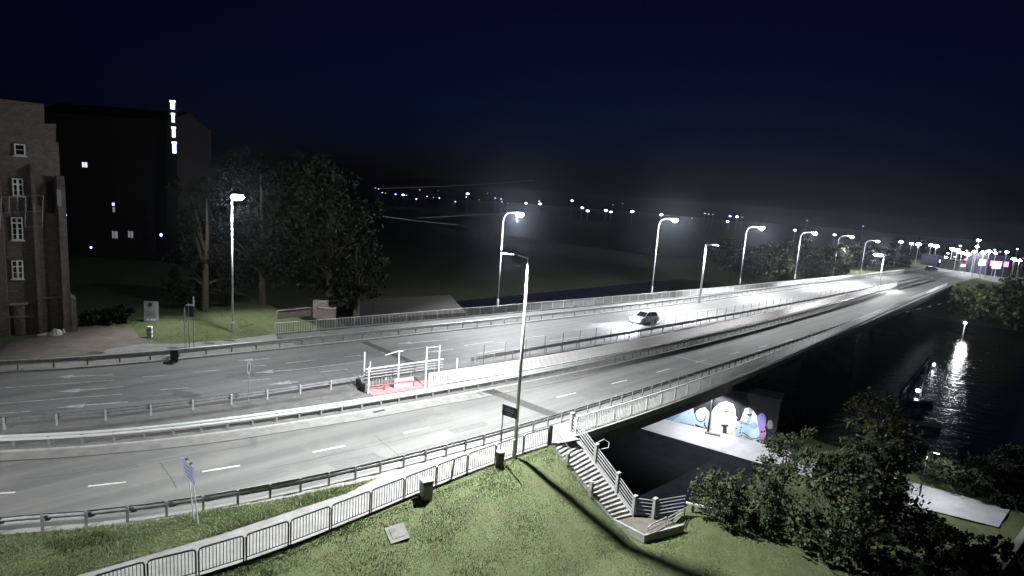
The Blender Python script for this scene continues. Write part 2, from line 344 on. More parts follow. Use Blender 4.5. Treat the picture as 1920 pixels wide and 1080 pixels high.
va = np.concatenate([np.linspace(-1150, -160, 30), np.linspace(-150, -56, 40), np.linspace(-54, -24, 22), np.linspace(-23, -2, 50), np.linspace(0, 60, 25), np.linspace(80, 1100, 24)])
UU, VV = np.meshgrid(ua, va, indexing='ij'); ZZ = ground_z(UU, VV)
ZZ = ZZ + (np.sin(UU * 1.7 + VV) * np.sin(VV * 1.3 - UU * .6)) * 0.05 * ((VV > -20.9) | (UU > 31) & (VV > -21))
XX = AU.x * UU + AV.x * VV; YY = AU.y * UU + AV.y * VV
nv = len(va); idx = np.arange(len(ua) * nv).reshape(len(ua), nv)
faces = np.stack([idx[:-1, :-1], idx[1:, :-1], idx[1:, 1:], idx[:-1, 1:]], -1).reshape(-1, 4)
me = bpy.data.meshes.new('ground'); me.from_pydata(np.stack([XX, YY, ZZ], -1).reshape(-1, 3).tolist(), [], faces.tolist()); me.update()
struct(obj('ground', me, 'grass', smooth=True), 'grassy embankment, riverbank and dark land to the horizon')
wb = MB().quad(xy(56, -160, -7.3), xy(186, -160, -7.3), xy(186, 200, -7.3), xy(56, 200, -7.3))
wo = struct(wb.build('river_water', 'water'), 'dark rippled river under the bridges')
def ripple(m):
    n = m.node_tree.nodes; l = m.node_tree.links; tc = n.new('ShaderNodeTexCoord'); t = n.new('ShaderNodeTexNoise'); t.inputs['Scale'].default_value = 0.9; t.inputs['Detail'].default_value = 6
    bp = n.new('ShaderNodeBump'); bp.inputs['Strength'].default_value = 0.42; bp.inputs['Distance'].default_value = 0.25
    l.new(tc.outputs['Object'], t.inputs['Vector']); l.new(t.outputs['Fac'], bp.inputs['Height']); l.new(bp.outputs[0], n['Principled BSDF'].inputs['Normal'])
ripple(M['water'])
struct(MB().quad(xy(30.6, -58, -6.0), xy(58, -58, -6.0), xy(55, -16.3, -6.0), xy(30.6, -16.3, -6.0)).build('underpass_shade', 'shade_ground'), 'ground beside and under the bridge, coloured near black for shade')  # dark sheet laid where the ground lies in shade

# ------------------------------------------------------------------ roads
def urange(a, b, st): n = max(2, int(abs(b - a) / st) + 1); return list(np.linspace(a, b, n))
def ribbon(name, la, oa, lb, ob, u0, u1, z, material, label=None, st=2.0, parent=None):
    m = MB(); us = urange(u0, u1, st)
    for a, b in zip(us[:-1], us[1:]): m.quad(la.p(a, oa, z), la.p(b, oa, z), lb.p(b, ob, z), lb.p(a, ob, z))
    me = m.mesh(name); bm = bmesh.new(); bm.from_mesh(me); bmesh.ops.remove_doubles(bm, verts=bm.verts, dist=0.001); bm.to_mesh(me); bm.free()
    o = obj(name, me, material, parent)
    return struct(o, label) if label else o
UEND = 250
road_n = ribbon('near_road', L['E'], 0.55, L['G'], -0.35, -18, UEND, 0.004, 'asphalt_near', 'grey asphalt carriageway nearest the grass slope')
road_f = ribbon('far_road', L['kerb_far'], 0.0, L['D'], -0.25, -18, UEND, 0.006, 'asphalt_far', 'wide grey asphalt carriageway with turn arrows beyond the median')
median = ribbon('median_strip', L['D'], -0.25, L['E'], 0.55, -18, UEND, 0.03, 'pave_dark', 'worn concrete median between the two carriageways')
walk_n = ribbon('near_pavement', L['G'], -0.35, L['fence'], 0.05, -18, 28.9, 0.02, 'pave', 'pale footpath beside the pedestrian fence')
walk_nb = ribbon('bridge_footway', L['G'], -0.35, L['brail'], 0.25, 28.9, 182, 0.02, 'pave', 'pale footway along the near edge of the bridge')
walk_f = ribbon('far_pavement', L['kerb_far'], -1.9, L['kerb_far'], -0.28, -18, 23.9, 0.03, 'pave', 'pale pavement beyond the far guardrail')
walk_fb = ribbon('far_bridge_footway', L['rail_far'], -0.25, L['kerb_far'], -0.28, 23.9, UEND, 0.03, 'pave_dark', 'dark footway between far guardrail and railing')
for ln, o1, o2, u0, u1, lb in (('kerb_far', -0.28, 0.0, -18, UEND, 'long concrete kerb beside the far carriageway'),):
    m = MB().sweep([L[ln].p(u) for u in urange(u0, u1, 2)], [(-o1, -0.05), (-o1, 0.11), (0.03, 0.11), (0, 0.08), (0, -0.05)])
    struct(m.build('far_kerb', 'kerb'), lb)
m = MB().sweep([L['kerb_far'].p(u, 0.02) for u in urange(-18, UEND, 2)], [(-0.16, 0.0095), (0, 0.0095)], closed=False)
struct(m.build('far_gutter', 'joint'), 'dark gutter line along the far kerb')
m = MB().sweep([L['E'].p(u, 0.62) for u in urange(-18, UEND, 2)], [(0.12, -0.05), (0.12, 0.10), (0.0, 0.10), (-0.02, 0.07), (-0.02, -0.05)])
struct(m.build('median_kerb', 'kerb'), 'low concrete kerb along the median, near carriageway side')
ribbon('road_shoulder', L['E'], 0.66, L['E'], 1.75, -18, UEND, 0.008, 'pave', 'paler shoulder strip between near carriageway and median kerb')
m = MB().sweep([L['E'].p(u, 1.8 + .05 * math.sin(u * .7)) for u in urange(-18, UEND, 1)], [(-.07, .0095), (.05, .0095)], closed=False); struct(m.build('road_seam', 'joint'), 'dark tar seam along the shoulder of the near carriageway')
# markings ---------------------------------------------------------
def strip(name, a, b, wd, z, material, parent, cnt=[0]):
    cnt[0] += 1; z = z + 0.0003 * (cnt[0] % 5)
    a = Vector((a.x, a.y, z)); b = Vector((b.x, b.y, z)); t = (b - a).normalized(); nn = Vector((-t.y, t.x, 0)) * wd / 2
    return MB().quad(a - nn, b - nn, b + nn, a + nn).build(name, material, parent)
du = [uv(at(*p))[0] for p in LN['dash']]
segs = [(du[i], du[i+1]) for i in range(0, 14, 2)]; segs.insert(4, (du[7] + 4.0, du[7] + 5.9)); segs = [s for s in segs if s[1] - s[0] < 6]
segs = [(du[0], du[1]), (du[2], du[3]), (du[4], du[5]), (du[6], du[7])] + [(du[7] + 3.75, du[7] + 5.65)]
u = du[8]
while u < 175: segs.append((u, u + 2.15)); u += 6.55
for a, b in segs: strip('lane_dash', L['dash'].p(a), L['dash'].p(b), 0.15, 0.009, 'paint', road_n)
for a, b, wd in (((1268,668),(1338,685),0.14), ((1605,585),(1628,589),0.18)): strip('cross_line', at(*a), at(*b), wd, 0.009, 'paint', road_n)
strip('expansion_joint', at(914,731), at(1040,779), 1.0, 0.0105, 'joint', road_n); strip('expansion_joint', at(905,731), at(946,742), 0.9, 0.0125, 'joint', road_n)
strip('expansion_joint', at(682,641), at(778,682), 0.75, 0.0125, 'joint', road_f); strip('tar_seam', at(880,728), at(905,741), .12, 0.0125, 'joint', road_n)
def drain(p, road): strip('drain_grate', p - xy(0.45, 0), p + xy(0.45, 0), 0.28, 0.014, 'joint', road)
drain(at(711,771), road_n); drain(at(1244, 660), road_n)
fm = [((0,728),(216,713)),((0,757),(230,739)),((267,707),(316,704)),((300,731),(355,727)),((364,698),(412,694)),((454,715),(508,710)),((475,687),(500,685)),
      ((536,681),(593,675)),((540,695),(680,678)),((600,698),(652,692)),((645,669),(677,666)),((715,662),(800,651)),((0,775.5),(60,771)),((870,648),(925,640)),((895,663),(945,655)),
      ((1030,640),(1095,631)),((975,636),(1020,629)),((1110,609),(1165,602)),((1300,585),(1340,579)),((1240,601),(1275,596)),((1410,566),(1440,561)),((1500,549),(1530,543))]
for a, b in fm: strip('lane_line', at(*a), at(*b), 0.14, 0.011, 'paint_worn', road_f)
def arrow(tip, tail, head_at, wd, name='lane_arrow'):
    a = at(*tip); b = at(*tail); h = at(*head_at); t = (b - a); t.z = 0; t.normalize(); nn = Vector((-t.y, t.x, 0)); z = Vector((0, 0, 0.0135))
    m = MB(); m.poly([a + z, h + nn*wd + z, h + nn*0.1 + z, b + nn*0.1 + z, b - nn*0.1 + z, h - nn*0.1 + z, h - nn*wd + z]); m.build(name, 'paint_worn', road_f)
for tip, tail, hd in (((105,707),(212,703),(135,706)),((105,735),(232,725),(150,732)),((105,765),(240,754),(158,760)),((445,676),(505,672),(475,675)),((475,700),(555,693),(512,696.5)),
                      ((500,722),(560,716),(545,717)),((745,645),(840,637),(772,643)),((795,661),(850,655),(825,658))): arrow(tip, tail, hd, 0.42)
def patch(pts, road, z=.0075, mt='patch'): MB().poly([at(*p, z) for p in pts]).build('asphalt_patch', mt, road)
patch([(610,868),(700,848),(722,858),(632,880)], road_n); patch([(120,882),(250,866),(262,876),(130,893)], road_n, .0078); patch([(1090,741),(1150,726),(1172,733),(1110,750)], road_n)
patch([(840,806),(905,790),(918,797),(852,814)], road_n, .0072); patch([(420,702),(520,692),(530,699),(425,709)], road_f, .0085); patch([(230,748),(330,739),(333,746),(232,755)], road_f, .0085)
def crack(pts, road, w=.035):
    q = []
    for a, b in zip(pts[:-1], pts[1:]):
        for k in range(6): f = k / 6; q.append(at(a[0] + (b[0] - a[0]) * f + random.uniform(-2, 2), a[1] + (b[1] - a[1]) * f + random.uniform(-.7, .7)))
    q.append(at(*pts[-1])); MB().sweep(q, [(-w / 2, .0100), (w / 2, .0100)], closed=False).build('crack', 'joint', road)
crack([(40,900),(200,880),(330,858),(470,836)], road_n); crack([(500,880),(600,858),(720,832),(850,800)], road_n); crack([(700,815),(742,848),(760,866)], road_n); crack([(300,868),(318,892),(330,916)], road_n)
crack([(1010,748),(1100,722),(1240,690),(1400,648)], road_n); crack([(20,718),(240,700),(480,680),(640,660)], road_f); crack([(300,748),(480,728),(660,706)], road_f); crack([(860,668),(1000,646),(1180,615)], road_f); crack([(560,668),(590,690),(612,708)], road_f)
# ------------------------------------------------------------------ the two bridges
br = thing('road_bridge', 'long dark concrete road bridge carrying the near carriageway over the river', 'bridge', xy(100, -27))
def deck(la, oa, lb, ob, par, u0, u1, name='deck', zt=-0.03, zb=-0.42, mt='concrete'):
    m = MB(); us = urange(u0, u1, 3)
    for a, b in zip(us[:-1], us[1:]):
        m.prism([la.p(a, oa, zb), la.p(b, oa, zb), lb.p(b, ob, zb), lb.p(a, ob, zb)], [la.p(a, oa, zt), la.p(b, oa, zt), lb.p(b, ob, zt), lb.p(a, ob, zt)])
    me = m.mesh(name); bm = bmesh.new(); bm.from_mesh(me); bmesh.ops.remove_doubles(bm, verts=bm.verts, dist=.001); bm.to_mesh(me); bm.free()
    return obj(name, me, mt, par)
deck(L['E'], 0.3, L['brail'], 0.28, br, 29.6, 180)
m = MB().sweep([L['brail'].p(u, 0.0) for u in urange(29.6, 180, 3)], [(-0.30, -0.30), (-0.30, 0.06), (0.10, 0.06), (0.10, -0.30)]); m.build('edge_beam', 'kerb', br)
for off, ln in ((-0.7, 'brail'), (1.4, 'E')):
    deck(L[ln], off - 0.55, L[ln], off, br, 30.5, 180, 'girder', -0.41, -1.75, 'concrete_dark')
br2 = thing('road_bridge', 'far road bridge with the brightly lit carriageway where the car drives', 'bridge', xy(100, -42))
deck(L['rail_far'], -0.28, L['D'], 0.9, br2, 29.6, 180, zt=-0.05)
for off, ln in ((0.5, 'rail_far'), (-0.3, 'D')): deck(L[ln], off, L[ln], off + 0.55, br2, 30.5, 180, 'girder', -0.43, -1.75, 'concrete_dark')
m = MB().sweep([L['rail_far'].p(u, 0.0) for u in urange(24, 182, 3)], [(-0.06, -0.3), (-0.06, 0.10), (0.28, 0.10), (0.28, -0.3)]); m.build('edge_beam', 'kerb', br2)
for uu in (96, 138):
    for B, la, lb in ((br, 'E', 'brail'), (br2, 'rail_far', 'D')):
        p1 = L[la].v(uu) + 1.2; p2 = L[lb].v(uu) - 1.0; c = xy(uu, (p1 + p2) / 2)
        m = MB(); k = abs(p2 - p1) / 2
        m.prism([xy(uu + a, (p1 + p2) / 2 + b, -9.6) for a, b in ((-0.9, -k), (-0.9, k), (0, k + 1.0), (0.9, k), (0.9, -k), (0, -k - 1))],
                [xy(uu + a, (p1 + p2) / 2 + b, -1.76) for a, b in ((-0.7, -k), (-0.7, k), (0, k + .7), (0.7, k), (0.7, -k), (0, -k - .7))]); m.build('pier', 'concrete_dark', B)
for B, la, lb in ((br, 'E', 'brail'), (br2, 'rail_far', 'D')):
    p1 = L[la].v(30) + (0.5 if B is br else 0); p2 = L[lb].v(30)
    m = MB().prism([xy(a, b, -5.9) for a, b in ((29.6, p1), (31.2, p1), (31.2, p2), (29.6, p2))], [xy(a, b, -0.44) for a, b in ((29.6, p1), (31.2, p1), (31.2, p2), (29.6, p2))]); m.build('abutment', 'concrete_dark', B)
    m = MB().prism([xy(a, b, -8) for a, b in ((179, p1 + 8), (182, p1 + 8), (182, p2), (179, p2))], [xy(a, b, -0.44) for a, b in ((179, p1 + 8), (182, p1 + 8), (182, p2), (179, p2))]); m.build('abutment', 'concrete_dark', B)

# ------------------------------------------------------------------ guardrails and railings
WP = [(0.0, .42), (.075, .46), (.075, .53), (.0, .57), (.0, .61), (.075, .65), (.075, .72), (0.0, .76)]
def wprofile(side, th=0.012, mirror=False):
    f = [(side * (a + 0.05), b) for a, b in WP]; g = [(side * (a + 0.05 - th), b) for a, b in reversed(WP)]
    return f + g
def guardrail(line, off, u0, u1, step, side, label, mt='galv', double=False, post_mt='galv_dull', scale=1.0):
    c = line.p((u0 + u1) / 2, off)
    g = thing('guardrail', label, 'guardrail', (c.x, c.y, 0))
    path = [line.p(u, off) for u in urange(u0, u1, 2.0)]
    for sd in ((side, -side) if double else (side,)):
        m = MB().sweep(path, [(a, b * scale) for a, b in wprofile(sd)]); m.build('beam', mt, g)
    pm = MB(); pm.box((0, 0, 0.37 * scale), 0.10, 0.06, 0.76 * scale); pm.box((0, 0.0, 0.60 * scale), 0.12, 0.09, 0.10)
    pme = shared(pm, 'post', post_mt); us = []; u = u0 + 0.4
    while u < u1: us.append(u); u += step
    us.sort(key=lambda a: line.p(a).length)
    rest = MB()
    for a in us[:300]:
        p = line.p(a, off); inst('post', pme, g, (p.x - c.x, p.y - c.y, 0), heading(line, a))
    return g
guardrail(L['kerb_far'], -0.75, -18, UEND, 2.0, -1, 'steel guardrail along the far pavement, at the back of the wide carriageway')
guardrail(L['D'], 0.0, -18, 30.6, 2.25, 1, 'dark steel guardrail at the left, between turn lanes and bare median', 'galv_dull', post_mt='galv')
guardrail(L['D'], 0.0, 33.5, 200, 2.25, 1, 'steel guardrail below tall mesh posts, median side of the far bridge', 'galv_dull', post_mt='galv')
guardrail(L['E'], 0.0, -18, 200, 1.36, -1, 'bright steel guardrail on the median edge facing the near carriageway', 'pole', double=True)
guardrail(L['G'], 0.0, -18, 185, 1.36, 1, 'steel guardrail between near carriageway and the footpath by the grass')

def railing(line, u0, u1, bay, h, label, mt, nbar, bar_w=0.018, post_w=0.05, sub=300, base=0.12):
    c = line.p((u0 + u1) / 2); g = thing('railing', label, 'railing', (c.x, c.y, 0))
    path = [line.p(u) for u in urange(u0, u1, 2.0)]
    MB().sweep(path, [(-.035, h - .05), (-.035, h), (.035, h), (.035, h - .05)]).build('top_rail', mt, g)
    MB().sweep(path, [(-.022, base), (-.022, base + .045), (.022, base + .045), (.022, base)]).build('bottom_rail', mt, g)
    pme = shared(MB().box((0, 0, (h - .05) / 2), post_w, post_w, h - .05), 'post', mt)
    us = []; u = u0
    while u <= u1: us.append(u); u += bay
    for a in us[:300]:
        p = line.p(a); inst('post', pme, g, (p.x - c.x, p.y - c.y, 0), heading(line, a))
    bme = shared(MB().box((0, 0, (h - .05 + base + .045) / 2), bar_w, bar_w, h - .05 - base - .045), 'baluster', mt)
    bars = []
    for a, b in zip(us[:-1], us[1:]):
        for k in range(1, nbar + 1): bars.append(a + (b - a) * k / (nbar + 1))
    bars.sort(key=lambda a: line.p(a).length)
    for a in bars[:sub]:
        p = line.p(a); inst('baluster', bme, g, (p.x - c.x, p.y - c.y, 0), heading(line, a))
    if len(bars) > sub:
        m = MB()
        for a in bars[sub:]:
            p = line.p(a); t = heading(line, a); m.box((p.x, p.y, (h - .05 + base + .045) / 2), bar_w, bar_w, h - .05 - base - .045, Vector((math.cos(t), math.sin(t), 0)))
        o = obj('far_balusters', m.mesh('far_balusters'), mt, g, recalc=False); o['kind'] = 'stuff'
    return g
railing(L['rail_far'], 23.9, 215, 2.05, 1.18, 'long pale baluster railing on the far edge of the far bridge', 'white', 11, bar_w=.032, post_w=.07)
railing(L['brail'], 29.3, 180, 1.95, 1.2, 'white baluster railing on the bridge edge above the dark riverbank', 'white', 10, bar_w=0.03, post_w=.06)
railing(L['pink'], 27.0, 165, 2.0, 1.12, 'pinkish white baluster railing in the median beside the red footway', 'pinkrail', 12, bar_w=0.045)
ribbon('red_footway', L['pink'], -1.5, L['pink'], 0.1, 22.5, 28.5, 0.045, 'redwalk', 'reddish footway strip in the median behind the railing')
# tall mesh posts along the far bridge median
c = L['D'].p(90, 0.55); g = thing('mesh_screen', 'tall thin posts with wires above the far median guardrail', 'screen', (c.x, c.y, 0))
pme = shared(MB().box((0, 0, 0.95), 0.045, 0.045, 1.9), 'post', 'galv_dull'); u = 34.5
while u < 150:
    p = L['D'].p(u, 0.45); inst('post', pme, g, (p.x - c.x, p.y - c.y, 0), heading(L['D'], u)); u += 2.55
for z in (1.1, 1.5, 1.88): MB().sweep([L['D'].p(u, 0.45) for u in urange(34.5, 150, 3)], [(-.006, z - .006), (-.006, z + .006), (.006, z + .006), (.006, z - .006)]).build('wire', 'galv_dull', g)
# fenced head of the median footway
g0 = at(683, 739); g = thing('footway_gate', 'pale steel gate frame with boards where the median railing begins', 'gate', tuple(g0))
def post_at(x, y, ytop, w=0.08, name='post', mt='white', z0=0.0):
    b = at(x, y, z0); h = height_to(b, ytop); return MB().box(b + Vector((0, 0, h / 2)), w, w, h, Vector((AU.x, AU.y, 0))).build(name, mt, g), b, h
for x, y, yt in ((690,738,688),(682,716,660),(693,712,678),(746,722,657),(797,727,650),(822,703,647),(855,717,672)): post_at(x, y, yt)
A = at(690, 738); B = at(797, 727); C2 = at(746, 722)
Dp = at(685, 722); E2 = at(830, 700)
for z in (0.55, 0.78, 1.0): MB().box((Dp + E2) / 2 + Vector((0, 0, z)), (E2 - Dp).length, 0.05, 0.07, E2 - Dp).build('board', 'galv', g)
MB().box((Dp + E2) / 2 + Vector((0, 0, 1.25)), (E2 - Dp).length, 0.10, 0.08, E2 - Dp).build('top_rail', 'white', g)
b1 = at(797, 727); b2 = at(822, 703); h1 = height_to(b1, 651); h2 = height_to(b2, 649)
MB().tube([b1 + Vector((0, 0, h1 - .04)), b2 + Vector((0, 0, h2 - .04))], 0.035).build('cross_bar', 'white', g)
b3 = at(746, 722); h3 = height_to(b3, 657); MB().tube([at(720, 730) + Vector((0, 0, h3 - 0.1)), b3 + Vector((0, 0, h3 - .05)), b3 + (b1 - b3) * 0.15 + Vector((0, 0, h3 - .02))], 0.03).build('cross_bar', 'white', g)
for k in range(9):
    p = A + (at(742, 728) - A) * (k / 9) + Vector((0, 0, 0)); q = p + (Dp - A) * 0.55
    MB().box(q + Vector((0, 0, 0.35)), 0.05, 0.03, 0.6, AU).build('paling', 'grey', g)
for a, b in (((690,736),(720,732)), ((722,732),(775,725))):
    pa, pb = at(*a), at(*b); z = Vector((0, 0, 0.48)); MB().tube([pa + z * 0.02, pa + z * .9, pa + (pb - pa) * .08 + z, pb + (pa - pb) * .08 + z, pb + z * .9, pb + z * 0.02], 0.045).build('hoop', 'redrail', g)
MB().box(at(757, 727) + Vector((0, 0, .42)), 1.6, 0.06, 0.75, at(776, 724) - at(740, 729)).build('panel', 'pink_sheet', g)
rb = MB()
for k in range(6):
    p = at(672 + k * 3, 722 + k * 3); rb.box(p + Vector((0, 0, 0.28 + 0.1 * (k % 3))), 0.28, 0.25, 0.5 + .2 * (k % 2), Vector((random.uniform(-1, 1), 1, 0)))
tag(rb.build('barrier_rubble', 'concrete_dark'), 'dark broken barrier end at the tip of the median gate', 'rubble')

# pedestrian fence panels (each one can be lifted away)
fj = [uv(at(*p))[0] for p in LN['fence']]
fj = [2 * fj[0] - fj[1]] + fj
for i, (a, b) in enumerate(zip(fj[:-1], fj[1:])):
    pa, pb = L['fence'].p(a), L['fence'].p(b); t = pb - pa; ln = t.length; rz = math.atan2(t.y, t.x); n = len(fj) - 1
    where = 'next to the stairs' if i == n - 1 else ('at the bottom edge of the picture' if i == 0 else
        f'{["", "second", "third", "fourth", "fifth", "sixth", "seventh", "eighth", "ninth", "tenth", "eleventh"][n - 1 - i]} from the stairs')
    if i == n - 1: where = 'right beside the top of the stairs'
    elif i > 0: where = f'{["first", "second", "third", "fourth", "fifth", "sixth", "seventh", "eighth", "ninth", "tenth", "eleventh"][n - 1 - i]} panel counted from the stairs'
    f = thing('pedestrian_barrier', f'black tubular pedestrian fence panel, {where}', 'fence', tuple(pa), rz, 'pedestrian fence panels')
    h = 1.13; r = .12
    fr = MB().tube([(0.05, 0, 0.14), (0.05, 0, h - r), (0.05 + r * .3, 0, h - r * .3), (0.05 + r, 0, h), (ln - .05 - r, 0, h), (ln - .05 - r * .3, 0, h - r * .3), (ln - .05, 0, h - r), (ln - .05, 0, .14)], 0.035)
    local(fr, 'frame', 'black', f); local(MB().tube([(0.05, 0, 0.16), (ln - .05, 0, .16)], 0.02), 'bottom_rail', 'black', f)
    for x in (0.05, ln - .05): local(MB().tube([(x, 0, -0.1), (x, 0, .3)], 0.03), 'foot', 'black', f)
    bm_ = shared(MB().box((0, 0, (h + .16) / 2), 0.022, 0.022, h - .16), 'bar', 'black')
    for k in range(1, 13): inst('bar', bm_, f, (0.05 + (ln - .1) * k / 13, 0, 0))
pe = L['fence'].p(fj[-1] + .12); e = thing('bollard', 'thick dark bollard closing the fence at the stair head', 'bollard', tuple(pe))
local(MB().box((0, 0, .62), .2, .14, 1.25, AU), 'shaft', 'black', e); local(MB().box((-.05, .02, .6), .1, .2, 1.15, AU), 'side_plate', 'galv', e)

# ------------------------------------------------------------------ street lamps
def lamp_curved(base, ytop, arm, label, power, group='lit lamps along the far railing', adir=None, lens='lens', sz=1.0, tilt=8, spot_size=132, glow=.4):
    h = height_to(base, ytop) if ytop else 12; adir = (adir or Vector((AV.x, AV.y, 0))).normalized()
    t = thing('street_lamp', label, 'street lamp', tuple(base), 0, group); r = min(1.4, arm * .6)
    local(MB().lathe((0, 0, 0), [(0.16, -0.1), (0.16, 0.9), (0.12, 1.0)], 8), 'base', 'pole', t)
    local(MB().tube([(0, 0, 0.9), (0, 0, h * .5), (0, 0, h - r)], [0.10, .085, .065], 8), 'pole', 'pole', t, True)
    pts = [Vector((0, 0, h - r))] + [adir * (r * (1 - math.cos(a))) + Vector((0, 0, h - r + r * math.sin(a))) for a in np.linspace(0.25, math.pi / 2 - .1, 5)]
    pts.append(adir * (arm - .3) + Vector((0, 0, h + .05))); local(MB().tube(pts, .055, 8), 'arm', 'pole', t, True)
    hc = adir * arm + Vector((0, 0, h + 0.08)); s = adir.cross(Vector((0, 0, 1)))
    hd = MB(); secs = []
    for x, w, zt in ((-.45, .07, .05), (-.25, .13, .09), (.1, .17, .10), (.36, .15, .08), (.46, .06, .03)):
        secs.append([hc + adir * x * sz + s * (w * sz * a) + Vector((0, 0, zt * sz * b)) for a, b in ((-1, 0), (-.7, .7), (0, 1), (.7, .7), (1, 0))])
    for q, w in zip(secs[:-1], secs[1:]):
        for k in range(4): hd.quad(q[k], w[k], w[k+1], q[k+1])
        hd.quad(q[0], q[4], w[4], w[0])
    hd.poly(secs[0]); hd.poly(secs[-1]); ho = local(hd, 'lamp_head', 'galv_dull', t)
    le = MB().lathe(hc + adir * .08 * sz, [(.24 * sz, -.004), (.36 * sz, -.12), (.38 * sz, -.26), (.28 * sz, -.42), (.1 * sz, -.5)], 10); lo = local(le, 'lens', lens, ho, True)
    lo.scale = (1, 1, 1)
    if power:
        l = spot('lamp_light', base + hc + adir * .08 + Vector((0, 0, -.56 * sz)), base + hc + adir * 3.2 + Vector((0, 0, -9)), power, spot_size, .45, wing=2.2); l.parent = t; l.matrix_parent_inverse = t.matrix_basis.inverted()
    if power:      # the glass bowl also spreads a little light sideways
        pd = bpy.data.lights.new('bowl_glow', 'POINT'); pd.energy = power * glow; pd.color = (.95, .98, 1.0); pd.shadow_soft_size = .2; po = bpy.data.objects.new('bowl_glow', pd); COL.objects.link(po)
        po.location = hc + adir * .08 + Vector((0, 0, -.60 * sz)); po.parent = t
    return t
def lamp_led(base, ytop, arm, adir, label, power, group=None, sz=1.0, r=0.11, tilt=0.06, spot_size=150, lens='lens_led', aim=(0, 0, -9), h=None, blend=0.5, wing=2.2, pmt='pole', glow=0, rad_=.18):
    h = h or height_to(base, ytop); adir = Vector((adir[0], adir[1], 0)).normalized(); t = thing('street_lamp', label, 'street lamp', tuple(base), 0, group); s = adir.cross(Vector((0, 0, 1)))
    local(MB().lathe((0, 0, 0), [(r * 1.25, -0.3), (r * 1.25, 1.1), (r, 1.18)], 10), 'base', pmt, t)
    local(MB().tube([(0, 0, 1.1), (0, 0, h * .5), (0, 0, h)], [r, r * .88, r * .72], 10), 'pole', pmt, t, True)
    local(MB().tube([Vector((0, 0, h - .12)), adir * arm * .35 + Vector((0, 0, h - .06)), adir * (arm - .4 * sz) + Vector((0, 0, h + .02))], .05), 'arm', pmt, t)
    hc = adir * arm + Vector((0, 0, h + .05)); hd = MB(); secs = []
    for x, w, zt in ((-.5, .06, .05), (-.3, .10, .09), (-.1, .19, .12), (.35, .20, .10), (.52, .12, .04)):
        secs.append([hc + adir * x * sz + s * (w * sz * a) + Vector((0, 0, (zt * b + x * tilt) * sz)) for a, b in ((-1, -.15), (-.8, .6), (0, 1), (.8, .6), (1, -.15))])
    for q, w in zip(secs[:-1], secs[1:]):
        for k in range(4): hd.quad(q[k], w[k], w[k+1], q[k+1])
        hd.quad(q[4], q[0], w[0], w[4])
    hd.poly(secs[0]); hd.poly(secs[-1]); ho = local(hd, 'lamp_head', 'galv_dull', t)
    local(MB().box(hc + adir * .1 * sz + Vector((0, 0, -.035 * sz)), .62 * sz, .30 * sz, .03, adir), 'lens', lens, ho)
    if power:
        l = spot('lamp_light', base + hc + adir * .1 + Vector((0, 0, -.12 * sz)), base + hc + Vector(aim), power, spot_size, blend, radius=rad_, wing=wing); l.parent = t; l.matrix_parent_inverse = t.matrix_basis.inverted()
    if glow:
        pd = bpy.data.lights.new('lens_glow', 'POINT'); pd.energy = glow; pd.color = (.95, .98, 1.0); pd.shadow_soft_size = .2; po = bpy.data.objects.new('lens_glow', pd); COL.objects.link(po)
        po.location = hc + adir * .1 + Vector((0, 0, -.35 * sz)); po.parent = t
    return t
ac = Vector((AV.x, AV.y, 0))
PF = 17000
ords = ['nearest', 'second', 'third', 'fourth', 'fifth', 'sixth', 'seventh']
lamp_curved(at(436, 622), 366, 0.9, 'tall straight lit lamp on the lawn left of the railing end', PF * .32, adir=Vector((.8, -.6, 0)), sz=1.55, glow=.45)
for i, (b, yt, arm, pw) in enumerate((((933,574),397,2.9,1.0),((1222,547),409,2.9,1.1),((1387,531),424,3.0,1.1),((1490,522),434.5,3.0,.75),((1562,515.5),441,3.0,0.5),((1614,510),450,3.0,0.4))):
    lamp_curved(at(*b), yt, arm, f'lit lamp with curved arm behind the far railing, {ords[i]} on the bridge', PF * pw, sz=1.45 - .05 * i, glow=.7 if i < 3 else .5)
lamp_curved(xy(-20, -57), None, 2.9, 'lit lamp beside the far pavement just outside the picture', PF * .3)
near_lamp = lamp_led(at(964, 857), 480, 1.15, (-.93, .36), 'tall white lamp post on the grass edge beside the stairs', 40000, None, 1.15, .105, spot_size=146, blend=.6, wing=1.0, rad_=.09)
lamp_led(xy(-11, -23.4), None, 3.2, (-AV.x, -AV.y), 'white lamp post beside the fence outside the picture', 8500, None, 1.1, .12, h=11.8, spot_size=146, blend=.5)
lamp_led(at(1311, 568), 458, 1.5, (AV.x, AV.y), 'white lamp post with short arm on the far kerb, behind the car', 7000, None, 1.3, .16)
lamp_curved(at(1647, 545), 478, 1.0, 'white lamp post in the median with dazzling lamp at the far bridge end', 7000, None, adir=Vector((-.6, .8, 0)), sz=2.5, glow=1.3)

